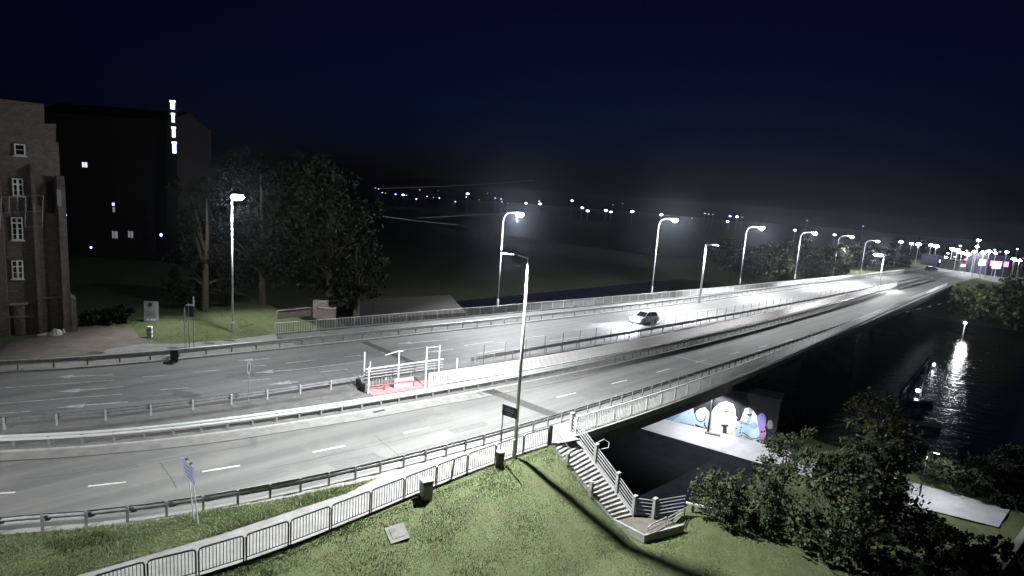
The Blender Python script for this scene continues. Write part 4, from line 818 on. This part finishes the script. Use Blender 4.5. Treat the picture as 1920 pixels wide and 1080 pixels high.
# banner frame of thin pipes on the tower
fr = thing('scaffold', 'thin pale pipe frame fixed to the brick tower above the third window', 'frame', tuple(o0), rz)
X = lambda x, y: Vector((tl_(x, y)[0], -.75, tl_(x, y)[1]))
for a, b in (((3,368),(81,366)),((3,398),(81,395)),((81,366),(79,424)),((3,368),(1,430)),((48,397),(47,424)),((47,424),(79,423)),((18,368),(17,398)),((48,366),(49,397)),((64,382),(64,396)),((33,369),(34,378))): local(MB().tube([X(*a), X(*b)], .035), 'pipe', 'galv_dull', fr)
for a in ((3,400),(79,400)): q = X(*a); local(MB().tube([q, Vector((q.x, -.0, q.z))], .03), 'bracket', 'galv_dull', fr)
nn = Vector((tx.y, -tx.x, 0))
for x, y, w, h, nm, lb in ((69, 622, .55, .95, 'board', 'pale square board leaning at the foot of the brick tower'), (116, 618, .5, .8, 'board', 'brownish board leaning at the tower corner')):
    b = at(x, y); g = thing('leaning_board', lb, 'board', tuple(b)); MB().box(b + nn * -.3 + Vector((0, 0, h / 2)), w, .05, h, tx, None, (Vector((0, 0, 1)) - nn * .15).normalized()).build('sheet', 'grey', g)
    MB().box(b + nn * -.26 + Vector((0, 0, .04)), w * .8, .12, .08, tx).build('batten', 'timber', g)
for k, (x, y, w, lb) in enumerate(((83, 629, 1.1, 'flat pale rubble bag on the ground by the tower'), (104, 629, .95, 'bulging white rubble bag by the tower'), (34, 624, 1.3, 'pale heap of debris at the tower door'), (119, 625, .25, 'small white sack at the tower corner'))):
    b = at(x, y); m = MB(); n = 10; rr = []
    for j, (f, z) in enumerate(((1, 0), (1.02, .12), (.8, .28 + .12 * (k == 1)), (.35, .38 + .2 * (k == 1)))): rr.append([b + tx * (w / 2 * f * math.cos(a) * (1 + .2 * random.uniform(-1, 1))) + nn * (w / 3 * f * math.sin(a)) + Vector((0, 0, z * (1 + .2 * random.uniform(-1, 1)) * (.5 if k in (0, 2) else 1))) for a in np.linspace(0, 2 * math.pi, n, endpoint=False)])
    for q, p in zip(rr[:-1], rr[1:]):
        for j in range(n): m.quad(q[j], q[(j+1) % n], p[(j+1) % n], p[j])
    m.poly(rr[-1]); tag(m.build('rubble_bag', 'rubble'), lb, 'bag', 'rubble by the tower')

# ------------------------------------------------------------------ dark castle range behind, floodlit gable edge done as glowing strips
dep = 105
cs0 = at_depth(128, 620, dep); cs1 = at_depth(330, 612, dep); cs0.z = cs1.z = 0
cx = (cs1 - cs0).normalized(); cn = Vector((cx.y, -cx.x, 0)); crz = math.atan2(cx.y, cx.x)
ca = thing('castle_range', 'huge dark brick castle building with glowing strips for the floodlit steps at its right edge', 'building', tuple(cs1), crz)
def cl_(x, y): p = on_plane(x, y, cs1, cn); return (p - cs1).dot(cx), p.z
zE = cl_(320, 292)[1]; zR = cl_(300, 205)[1]; xL = cl_(60, 300)[0]
xg = cl_(318, 250)[0]
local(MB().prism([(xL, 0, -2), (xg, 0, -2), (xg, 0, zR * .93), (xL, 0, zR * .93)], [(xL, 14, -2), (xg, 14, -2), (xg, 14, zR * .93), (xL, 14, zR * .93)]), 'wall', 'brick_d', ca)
local(MB().prism([(xL, 0.2, zR * .931), (xg - .3, 0.2, zR * .931), (xg - .3, 13.8, zR * .931), (xL, 13.8, zR * .931)], [(xL, 6.9, zR * 1.02), (xg - .3, 6.9, zR * 1.02), (xg - .3, 7.1, zR * 1.02), (xL, 7.1, zR * 1.02)]), 'roof', 'tile', ca)
gx = []
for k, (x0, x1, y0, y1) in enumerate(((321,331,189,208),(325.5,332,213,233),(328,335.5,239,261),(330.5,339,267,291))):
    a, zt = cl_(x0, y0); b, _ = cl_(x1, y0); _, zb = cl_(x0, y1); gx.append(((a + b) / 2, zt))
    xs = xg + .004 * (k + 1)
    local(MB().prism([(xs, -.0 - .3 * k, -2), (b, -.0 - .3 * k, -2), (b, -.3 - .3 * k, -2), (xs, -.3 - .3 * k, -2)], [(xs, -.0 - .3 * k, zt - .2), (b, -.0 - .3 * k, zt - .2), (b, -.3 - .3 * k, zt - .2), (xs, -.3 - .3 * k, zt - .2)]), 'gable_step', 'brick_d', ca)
    local(MB().box(((a + b) / 2, -.4 - .3 * k, (zt + zb) / 2), (b - a) * .72, .16, zt - zb - .5), 'gable_glow', 'gable_glow', ca)  # glowing strip imitates the floodlit face of the step
    local(MB().box(((a + b) / 2, -.42 - .3 * k, zt - .12), (b - a) * .98, .25, .3), 'cap', 'gable_glow', ca)
wl0 = [((154,304,165,314), 'lit_win', 'lit window pane'), ((210,380,216,386), 'lit_win', ''), ((211,388,217,398), 'dim_win', ''), ((210,433,222,447), 'dim_win', ''), ((240,433,251,446), 'dim_win', ''), ((122,401.5,126,405), 'far_blue', ''), ((169,462.5,173.5,465.5), 'far_blue', ''), ((300,438,305,443), 'far_blue', '')]
for k, ((x0, y0, x1, y1), mt, _) in enumerate(wl0):
    a, zt = cl_(x0, y0); b, zb = cl_(x1, y1); fr_ = local(MB().box(((a + b) / 2, -.04, (zt + zb) / 2), b - a + .15, .07, zt - zb + .15), 'window', 'glass', ca)
    n = 2 if k in (0, 3, 4) else 1
    for q in range(n): local(MB().box((a + (b - a) * (q + .5) / n, -.09, (zt + zb) / 2), (b - a) / n * .75, .04, zt - zb), 'pane', mt, fr_)
# low brick walls and a roofed shed beyond the railing
for x, y, w, h, lb in ((612, 597, 2.0, 1.25, 'low brick wall end by the far railing'), (601, 594, 1.6, 1.9, 'short brick pillar behind the low wall end')):
    b = at(x, y); g = thing('brick_wall', lb, 'wall', tuple(b)); MB().box(b + Vector((0, 0, h / 2 - .1)), w, .5, h, Vector((1, .1, 0))).build('body', 'brick', g); MB().box(b + Vector((0, 0, h - .06)), w + .1, .6, .08, Vector((1, .1, 0))).build('coping', 'concrete_dark', g)
b = at(582, 590); g = thing('brick_wall', 'long low wall behind the railing end on the lawn', 'wall', tuple(b)); a_ = at(520, 597); MB().box((a_ + b) / 2 + Vector((0, 0, .35)), (b - a_).length, .4, .9, b - a_).build('body', 'brick', g); MB().box((a_ + b) / 2 + Vector((0, 0, .84)), (b - a_).length, .5, .08, b - a_).build('coping', 'concrete_dark', g)
p0, p1 = at_depth(664, 596, 74), at_depth(868, 583, 84); sh = thing('shed', 'low dark shed with pitched roof behind the far railing', 'shed', tuple(p0)); dx = (p1 - p0); dx.z = 0; dn = dx.normalized(); bn = Vector((-dn.y, dn.x, 0))
zr = at_depth(850, 557, 84).z
e = [p0, p0 + dx]
q0 = Vector((p0.x, p0.y, -3)); q1 = q0 + dx
MB().prism([q0, q1, q1 + bn * 6, q0 + bn * 6], [Vector((p.x, p.y, p0.z - .3)) for p in (q0, q1, q1 + bn * 6, q0 + bn * 6)]).build('wall', 'brick_d', sh)
rm = MB().prism([Vector((p.x, p.y, p0.z - .32)) for p in (q0 - bn * .4 - dn * .3, q1 - bn * .4 + dn * .3, q1 + bn * 6.4 + dn * .3, q0 + bn * 6.4 - dn * .3)], [Vector((p.x, p.y, zr)) for p in (q0 + bn * 2.9 + dn * 1.5, q1 + bn * 2.9 - dn * .5, q1 + bn * 3.1 - dn * .5, q0 + bn * 3.1 + dn * 1.5)]); rm.build('roof', 'tile', sh)

# ------------------------------------------------------------------ trees
def tree(name, label, base, h, crowns, n, leaf=.32, mt='leaf', seed=1, group=None, trunk_r=.22, cat='tree'):
    r = np.random.default_rng(seed); rr = random.Random(seed); base = Vector(base); t = thing(name, label, cat, tuple(base), 0, group)
    m = MB(); top = max(c[2] for c, _ in crowns)
    m.tube([(0, 0, -.4), (rr.uniform(-.15, .15), rr.uniform(-.15, .15), h * .3), (rr.uniform(-.3, .3), rr.uniform(-.3, .3), h * .6), (rr.uniform(-.3, .3), rr.uniform(-.3, .3), h * .85)], [trunk_r * 1.25, trunk_r, trunk_r * .6, trunk_r * .15], 8)
    for c, rd in crowns:
        c = Vector(c); s0 = Vector((0, 0, max(h * .2, c.z * .55)))
        for _ in range(3):
            e_ = c + Vector((rr.uniform(-.5, .5) * rd[0], rr.uniform(-.5, .5) * rd[1], rr.uniform(-.3, .5) * rd[2])); mid = s0.lerp(e_, .5) + Vector((0, 0, .1 * rd[2]))
            m.tube([s0, mid, e_], [trunk_r * .42, trunk_r * .25, .02], 5)
    local(m, 'trunk', 'bark', t)
    V = []; Fc = []
    tot = sum(rd[0] * rd[1] * rd[2] for _, rd in crowns)
    for c, rd in crowns:
        nc = int(n * rd[0] * rd[1] * rd[2] / tot); k = max(6, nc // 60)
        d = r.normal(size=(k, 3)); d /= np.linalg.norm(d, axis=1)[:, None]; cl = d * (r.uniform(.25, 1, (k, 1)) ** .45) * np.array(rd) + np.array(c)
        cs = r.uniform(.25, 1.0, k) * min(rd) * .34
        j = r.integers(0, k, nc); pts = cl[j] + r.normal(size=(nc, 3)) * cs[j][:, None] * .6
        a = r.normal(size=(nc, 3)); a /= np.linalg.norm(a, axis=1)[:, None]; b = np.cross(a, r.normal(size=(nc, 3))); b /= np.linalg.norm(b, axis=1)[:, None]
        s = (r.uniform(.3, 1.0, (nc, 1)) ** 1.3 * 1.35 * leaf)
        q = np.stack([pts - a * s * .5, pts + b * s * .3, pts + a * s * .55, pts - b * s * .3], 1)
        V.append(q.reshape(-1, 3))
    V = np.concatenate(V); V[:, 2] = np.maximum(V[:, 2], .05); Fc = np.arange(len(V)).reshape(-1, 4)
    me = bpy.data.meshes.new('crown'); me.from_pydata(V.tolist(), [], Fc.tolist()); me.update(); me.materials.append(M[mt])
    o = bpy.data.objects.new('crown', me); COL.objects.link(o); o.parent = t
    return t
def tree_px(name, label, bx, by, z, blobs, n, dep=None, **kw):
    """blobs: picture ellipses (x, y, rx, ry) at the tree's own depth"""
    b = at(bx, by, z); d0 = (b - Vector((0, 0, CAM_H))).dot(F_); cr = []
    for k, (x, y, rx, ry) in enumerate(blobs):
        dd = d0 + (k % 3 - 1) * .4 * rx / FOC * d0; p = at_depth(x, y, dd) - b; q = d0 / FOC; cr.append(((p.x, p.y, p.z), (rx * q, rx * q * .9, ry * q)))
    h = max(c[0][2] + c[1][2] for c in cr); return tree(name, label, b, h, cr, n, **kw)
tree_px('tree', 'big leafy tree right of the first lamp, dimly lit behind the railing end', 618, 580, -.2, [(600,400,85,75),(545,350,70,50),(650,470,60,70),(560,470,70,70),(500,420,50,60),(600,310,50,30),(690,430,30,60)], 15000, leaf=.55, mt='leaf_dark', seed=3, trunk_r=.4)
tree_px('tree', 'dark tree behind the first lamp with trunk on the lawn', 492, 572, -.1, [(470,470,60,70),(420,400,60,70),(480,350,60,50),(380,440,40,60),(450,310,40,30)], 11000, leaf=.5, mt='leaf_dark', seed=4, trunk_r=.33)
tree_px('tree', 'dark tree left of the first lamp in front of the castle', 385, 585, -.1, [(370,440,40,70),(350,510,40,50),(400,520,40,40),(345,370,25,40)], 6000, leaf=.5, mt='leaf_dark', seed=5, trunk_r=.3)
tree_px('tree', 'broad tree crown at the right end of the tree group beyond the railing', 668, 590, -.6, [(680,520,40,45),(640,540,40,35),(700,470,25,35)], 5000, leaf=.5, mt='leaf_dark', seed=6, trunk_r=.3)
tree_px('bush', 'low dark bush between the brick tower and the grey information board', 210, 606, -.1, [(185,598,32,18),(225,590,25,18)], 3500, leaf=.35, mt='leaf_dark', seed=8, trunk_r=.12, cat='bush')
# trees by the promenade
ZT = -5.6
tree_px('tree', 'largest dark leafy tree at the lower right in front of the promenade', 1600, 1075, ZT, [(1600,925,80,62),(1535,885,50,42),(1665,885,55,62),(1690,970,50,52),(1560,1010,70,40),(1500,970,42,36),(1610,860,45,40)], 17000, leaf=.26, seed=11, trunk_r=.22)
tree_px('tree', 'slender tree with pale yellowish top rising above the big dark tree', 1650, 1000, ZT - .3, [(1645,785,55,45),(1620,760,30,22),(1680,830,50,50),(1640,850,60,40)], 7000, leaf=.28, mt='leaf2', seed=12, trunk_r=.16)
tree_px('shrub', 'lit leafy shrub right of the stair landing', 1345, 985, ZL - .9, [(1340,930,45,45),(1375,905,25,35),(1310,945,18,22),(1400,960,50,40),(1345,890,22,20)], 7000, leaf=.2, seed=13, trunk_r=.09, cat='shrub')
tree_px('shrub', 'green shrub between the lit shrub and the big tree', 1455, 1000, ZT + .4, [(1440,900,40,50),(1470,850,45,40),(1460,950,50,45),(1510,830,30,25)], 7000, leaf=.22, seed=14, trunk_r=.1, cat='shrub')
tree_px('shrub', 'dark shrubs behind the promenade lamp at the right edge', 1830, 925, ZP, [(1815,885,45,30),(1865,905,45,30),(1895,870,40,38)], 7000, leaf=.3, mt='leaf_dark', seed=15, trunk_r=.12, cat='shrub')
tree_px('shrub', 'dark shrub on the unlit lawn between promenade and bottom right wall', 1800, 1050, ZT, [(1790,1025,50,28),(1840,1050,35,24)], 4000, leaf=.24, mt='leaf_dark', seed=17, trunk_r=.08, cat='shrub')
tree_px('shrub', 'dense dark bush between promenade and river at the right', 1800, 915, ZP, [(1775,885,34,26),(1815,895,34,24),(1745,870,26,26)], 5000, leaf=.26, mt='leaf_dark', seed=18, trunk_r=.08, cat='shrub')
tree_px('shrub', 'dense dark bush at the right picture edge beyond the promenade end', 1905, 945, ZP, [(1890,925,34,26),(1915,900,30,34)], 4000, leaf=.26, mt='leaf_dark', seed=19, trunk_r=.08, cat='shrub')
tree_px('shrub', 'dark bush right of the big tree below the promenade', 1745, 1010, ZT, [(1745,985,34,24),(1775,1005,34,22)], 4000, leaf=.24, mt='leaf_dark', seed=21, trunk_r=.08, cat='shrub')
tree_px('shrub', 'dark bush beside the low wall at the bottom right', 1850, 1075, ZT, [(1835,1055,34,26),(1865,1025,26,22)], 3500, leaf=.24, mt='leaf_dark', seed=22, trunk_r=.08, cat='shrub')
tree_px('shrub', 'low dark shrubs below the promenade at the bottom right', 1700, 1085, ZT, [(1720,1040,60,35),(1650,1055,50,30)], 4000, leaf=.24, mt='leaf_dark', seed=16, trunk_r=.1, cat='shrub')
# far bank vegetation
fb = [('tree', 'dim lit bushy tree on the far bank at the end of the bridge', 1835, 575, [(1835,565,40,30),(1810,590,28,25),(1865,585,30,28)]), ('tree', 'dark tree at the far bank by the right picture edge', 1905, 590, [(1900,560,30,40),(1920,600,25,35)])]
for k, (nm, lb, x, y, bl) in enumerate(fb): tree_px(nm, lb, x, y + 25, -5.5, bl, 5000, leaf=.9, seed=20 + k, mt='leaf2' if k == 0 else 'leaf', trunk_r=.3)
for k, (x, y, rx, ry) in enumerate(((1560,490,38,32),(1495,485,35,35),(1610,478,30,28),(1680,480,28,24),(1440,490,40,32),(1730,472,24,20),(1375,480,40,32))):
    tree_px('tree', f'dark tree beyond the far bridge railing, {["between the fifth and sixth lamp", "around the fourth lamp", "just left of the dazzling lamp", "just right of the dazzling lamp", "between the third and fourth lamp", "rightmost in the row by the town lights", "around the third lamp, leftmost in the row"][k]}', x, y + ry - 1, -1.0, [(x, y, rx, ry), (x + rx * .5, y + 8, rx * .6, ry * .7), (x - rx * .5, y + 6, rx * .6, ry * .7)], 2600, leaf=.9, mt='leaf_dark', seed=30 + k, trunk_r=.25, group='dark trees beyond the far railing')

# ------------------------------------------------------------------ grass blades on the slope and strip (uncountable)
def grass(name, n, sampler, hmin, hmax, label):
    u, v = sampler(n); z = ground_z(u, v); x = AU.x * u + AV.x * v; y = AU.y * u + AV.y * v
    z = z + (np.sin(u * 1.7 + v) * np.sin(v * 1.3 - u * .6)) * .05 * ((v > -20.9)) if name != 'verge_grass' else np.zeros(len(u)) + .03
    k = len(u); patch = .65 + .5 * np.sin(u * .9 + 1.3 * v) * np.sin(v * 1.1 - u * .5 + 1); h = rng.uniform(hmin, hmax, k) * np.clip(patch + rng.uniform(-.2, .3, k), .35, 1.3); w = rng.uniform(.009, .022, k); a = rng.uniform(0, 2 * math.pi, k); l = rng.normal(size=(k, 2)) * h[:, None] * .55
    b0 = np.stack([x - np.cos(a) * w, y - np.sin(a) * w, z - .02], 1); b1 = np.stack([x + np.cos(a) * w, y + np.sin(a) * w, z - .02], 1); tp = np.stack([x + l[:, 0], y + l[:, 1], z + h], 1)
    V = np.stack([b0, b1, tp], 1).reshape(-1, 3); me = bpy.data.meshes.new(name); me.from_pydata(V.tolist(), [], np.arange(len(V)).reshape(-1, 3).tolist()); me.update()
    o = obj(name, me, 'blade', recalc=False); return tag(o, label, 'grass', None, 'stuff')
def slope_s(n):
    u = rng.uniform(-2, 47, n * 2); v = -21.95 + rng.uniform(0, 1, n * 2) ** 1.3 * 24
    p = np.stack([AU.x * u + AV.x * v, AU.y * u + AV.y * v], 1)
    a, b = TL.lerp(TR, 0), TR; s0 = np.array(uv(TL)); s1 = np.array(uv(BL)); r1 = np.array(uv(BR)); r0 = np.array(uv(TR))
    du_ = u - (s0[0] + (v - s0[1]) / (s1[1] - s0[1]) * (s1[0] - s0[0])); wid = 3.2
    on = (du_ > -.15) & (v < max(s1[1], r1[1]) + 2.2) & (v > s0[1] - 1)
    ok = ~on & ((u < 30.0) | (v > -15.6)); return u[ok][:n], v[ok][:n]
grass('grass', 380000, slope_s, .035, .115, 'short uneven lawn grass covering the near slope')
def lawn_s(n):
    u = rng.uniform(-8, 24, n * 2); v = rng.uniform(-74, -55, n * 2); x = AU.x * u + AV.x * v; y = AU.y * u + AV.y * v
    ok = (v < np.array([L['kerb_far'].v(a) for a in u]) - 3.2) & (np.arctan2(x, y) > -.60); return u[ok][:n], v[ok][:n]
grass('lawn_grass', 40000, lawn_s, .06, .15, 'dim lawn grass beyond the far pavement')
wedge = [uv(at(*p)) for p in ((-60,1012),(0,1004),(130,996),(250,983),(340,969),(450,950),(560,930),(640,914),(708,897),(650,926),(575,950),(400,1007),(150,1078),(-60,1145))]
struct(MB().poly([xy(a, b, .028) for a, b in wedge]).build('grass_verge', 'grass'), 'narrow grass strip between guardrail and footpath')
def wedge_s(n):
    W_ = np.array(wedge); u = rng.uniform(W_[:, 0].min(), W_[:, 0].max(), n * 4); v = rng.uniform(W_[:, 1].min(), W_[:, 1].max(), n * 4); ins = np.zeros(len(u), bool); j = len(W_) - 1
    for i in range(len(W_)):
        c = ((W_[i, 1] > v) != (W_[j, 1] > v)) & (u < (W_[j, 0] - W_[i, 0]) * (v - W_[i, 1]) / (W_[j, 1] - W_[i, 1] + 1e-9) + W_[i, 0]); ins ^= c; j = i
    return u[ins][:n], v[ins][:n]
grass('verge_grass', 30000, wedge_s, .07, .22, 'ragged grass in the strip between guardrail and footpath')

# ------------------------------------------------------------------ town and distant lights
def town_lamp(x, y, ybase, size, label, mt='far_lens', grp='distant town lights', power=0):
    b = at(x, ybase); hp = height_to(b, y); dd = (b - Vector((0, 0, CAM_H))).dot(F_); r = size / FOC * dd / 2
    t = thing('distant_lamp', label, 'lamp', tuple(b), 0, grp); local(MB().tube([(0, 0, -.3), (0, 0, hp - r * .5)], max(.06, r * .12), 5), 'pole', 'pole', t); local(MB().lathe((0, 0, hp - r), [(r * .5, r * .3), (r * 1.1, r * .6), (r * 1.1, r * 1.0), (r * .5, r * 1.35)], 8), 'lamp_globe', mt, t)
    if power: l = spot('lamp_light', b + Vector((0, 0, hp - r * 1.4)), b, power, 160, .6); l.parent = t; l.matrix_parent_inverse = t.matrix_basis.inverted()
    return t
def ordinal(n):
    ones = ['', 'first', 'second', 'third', 'fourth', 'fifth', 'sixth', 'seventh', 'eighth', 'ninth', 'tenth', 'eleventh', 'twelfth', 'thirteenth', 'fourteenth', 'fifteenth', 'sixteenth', 'seventeenth', 'eighteenth', 'nineteenth']
    if n < 20: return ones[n]
    t = {2: 'twent', 3: 'thirt', 4: 'fort'}[n // 10]; return t + ('ieth' if n % 10 == 0 else 'y-' + ones[n % 10])
DL = [(703,352,3),(709,354,3),(716,361,3),(722,362,3),(741,364,4.5),(755,365,5),(761,366,4.5),(780,373,4),(800,368,3.5),(812,370,3.5),(823,371,4),(786,356,2.5),(820,357,2.5),(875,363,6),(873,369,4),(912,362,4.5),(897,374,3),(853,378,4),
      (927,371,4.5),(938,373,4.5),(940,378,4.5),(951,381,4.5),(985,381,5),(1009,377,4.5),(1011,382,5.5),(1070,376,5),(1090,389,5.5),(1100,395,6.5),(1134,394,6.5),(1144,397,5),(1183,396,7),(1147,384,3),(1165,382,3),(1238,402,6),(1319,400,4),(1326,401,4),(1334,402,4),(1366,405,5),(1379,406,5),(1389,407,4.5),(1362,415,5),(1296,409,3.5),(1487,431,6),(1508,413,4),(1545,469,5),(1613,424,3.5),(1561,440,5.5)]
for k, (x, y, s) in enumerate(DL):
    hz = 368 + (x - 960) * math.tan(ROLL); yb = max(y + 3 + 14 * s / 5, hz + 22 + 2 * s) if k < 42 else max(y + 25, hz + 45)
    town_lamp(x, y, yb, s * (.8 if s > 4.8 else .62), f'tiny {"blue" if k in (4, 7, 18, 19, 37, 45) else "white"} countryside light near the horizon, {ordinal(sorted(q[0] for q in DL).index(x) + 1)} from the left', 'far_blue' if k in (4, 7, 18, 19, 37, 45) else ('far_lens' if s > 4.8 else ('far_mid' if k % 3 else 'far_dim')), 'countryside lights near the horizon')
TW = [(1686,453,476,8,'first white lamp right of the dazzling lamp on the bridge end'),(1702,456,497,8,'second white lamp right of the dazzling lamp'),(1716,457,495,11,'third white lamp right of the dazzling lamp, larger'),(1740,459,492,9,'first of two lamps left of the town sign'),(1750,461,494,11,'second of two lamps left of the town sign'),
      (1779,466,505,10,'left lamp of the bright town cluster'),(1788,468,507,12,'bright wide lamp in the middle of the town cluster'),(1797,473,508,10,'lower lamp in the town cluster'),(1808,476,512,12,'right lamp of the town cluster'),(1822,450,520,8,'top light of the mast above the town'),(1821,462,520,7,'lower light of the mast above the town'),
      (1820,471,512,10,'lamp below the mast'),(1835,473,520,12,'lamp right of the mast, large'),(1845,471,522,11,'second lamp right of the mast'),(1858,474,520,7,'small lamp left of the pink sign'),(1878,472,520,8,'small lamp right of the pink sign'),(1892,485,530,10,'lower lamp near the right picture edge'),(1905,488,520,9,'rightmost tall lamp at the picture edge'),(1770,482,503,6,'low bluish lamp at the roundabout entry')]
for k, (x, y, yb, s, lb) in enumerate(TW): town_lamp(x, y, yb, s * .72, lb, 'lens', power=3500 if k in (2, 4, 6, 8, 13) else 0)
txs = sorted(1768 + rng.uniform(0, 1) ** .8 * 148 for _ in range(26))
for k in range(26):
    x = txs[k]; y = 470 + (x - 1768) * .10 + rng.normal() * 7; mt = ('far_lens', 'far_mid', 'far_blue', 'far_mid', 'sign_pink', 'sign_white', 'sign_blue')[k % 7]
    town_lamp(x, y, max(y + 8, 498 + (x - 1768) * .12), 2.2 + 1.6 * rng.uniform(), f'small {("white", "pale", "blue", "pale", "pink", "white", "light blue")[k % 7]} light in the town cluster beyond the bridge, {ordinal(k + 1)} from the left', mt, 'small lights in the town cluster')
for x, y, yb, lb in ((1807,486,507,'left red signal light in the town'), (1818,488,508,'right red signal light in the town')): town_lamp(x, y, yb, 5, lb, 'far_red', 'red signal lights')
def shop(x0, x1, y0, yb, mt, label, dep=None, winmt=None):
    a, b = at(x0, yb), at(x1, yb + (x1 - x0) * .07); t = thing('shop_building', label, 'building', tuple(a)); dx_ = b - a; dn_ = dx_.normalized(); bn_ = Vector((-dn_.y, dn_.x, 0)); h = height_to(a, y0)
    MB().prism([a - Vector((0, 0, .5)), b - Vector((0, 0, .5)), b + bn_ * 9 - Vector((0, 0, .5)), a + bn_ * 9 - Vector((0, 0, .5))], [p + Vector((0, 0, h)) for p in (a, b, b + bn_ * 9, a + bn_ * 9)]).build('wall', mt, t)
    MB().box((a + b) / 2 + bn_ * 4.5 + Vector((0, 0, h + .15)), dx_.length + .6, 9.6, .3, dn_).build('roof', 'tile', t)
    if winmt:
        for k in range(3): MB().box(a + dx_ * (.2 + .3 * k) - bn_ * .08 + Vector((0, 0, h * .6)), dx_.length * .2, .12, h * .25, dn_).build('lit_panel', winmt, t)
    return t
shop(1795, 1840, 490, 508, 'concrete_dark', 'low pale town building behind the roundabout', winmt='lit_win')
shop(1848, 1890, 478, 516, 'navy', 'dark town building with pink lit panels at the right', winmt='sign_pink')
shop(1756, 1788, 482, 500, 'navy', 'bluish town building left of the cluster', winmt='far_blue')
b = at(1864, 522); g = thing('lit_billboard', 'bright blue white lit billboard at the right beyond the bridge', 'sign', tuple(b)); dd = b.length; w = 13 / FOC * dd; h = height_to(b, 490)
MB().box(b + Vector((0, 0, h - w * .42)), w, .25, w * .8, Vector((1, .1, 0))).build('panel', 'sign_blue', g); MB().tube([b, b + Vector((0, .2, h - w * .3))], .12).build('post', 'pole', g)
b = at(1836, 522); g = thing('lit_billboard', 'small white lit sign left of the blue billboard', 'sign', tuple(b)); h = height_to(b, 486); MB().box(b + Vector((0, 0, h - 1)), 2.0, .2, 1.8, Vector((1, .1, 0))).build('panel', 'sign_white', g); MB().tube([b, b + Vector((0, .15, h - 1))], .12).build('post', 'pole', g)
pad('roundabout_road', [(1650,526),(1690,505),(1765,496),(1830,506),(1875,520),(1880,532),(1832,521),(1790,533),(1745,553)], .016, 'asphalt_far', 'lit road area at the far end of the bridges')
for k, (x, y, lb) in enumerate(((1746, 508, 'small dark car waiting at the far end of the bridge'), (1796, 503, 'dark car parked by the town building'))): car('car', lb, at(x, y) + Vector((0, 0, .02)), .3 + k * 1.2, 'cardark', False)
# overhead cables on the left
for a, b, da, db, lb in (((560,380),(860,422),70,95,'thin overhead cable running from the tree past the first lamps'), ((700,354),(1000,338),90,150,'faint overhead cable high over the dark river'), ((780,409),(1075,386),90,120,'faint lower cable passing behind the first bridge lamp')):
    p, q = at_depth(*a, da), at_depth(*b, db); tag(MB().tube([p, p.lerp(q, .33) - Vector((0, 0, .25)), p.lerp(q, .66) - Vector((0, 0, .25)), q], .022, 4).build('overhead_cable', 'wire'), lb, 'cable')

# ------------------------------------------------------------------ thin haze added to imitate lens bloom around the lamps
hm = bpy.data.materials.new('bloom_haze'); hm.use_nodes = True; hn = hm.node_tree.nodes; hn.clear(); ho = hn.new('ShaderNodeOutputMaterial'); hv = hn.new('ShaderNodeVolumePrincipled')
hv.inputs['Color'].default_value = (0.72, 0.82, 1.0, 1); hv.inputs['Density'].default_value = 0.00014; hv.inputs['Anisotropy'].default_value = 0.9
hm.node_tree.links.new(hv.outputs[0], ho.inputs['Volume'])
hb = MB().box((0, 0, 10.75), 3400, 3400, 42.5); hz_ = hb.build('bloom_haze', hm); hz_['kind'] = 'stuff'; hz_['label'] = 'thin added haze imitating lens bloom around the lamps'
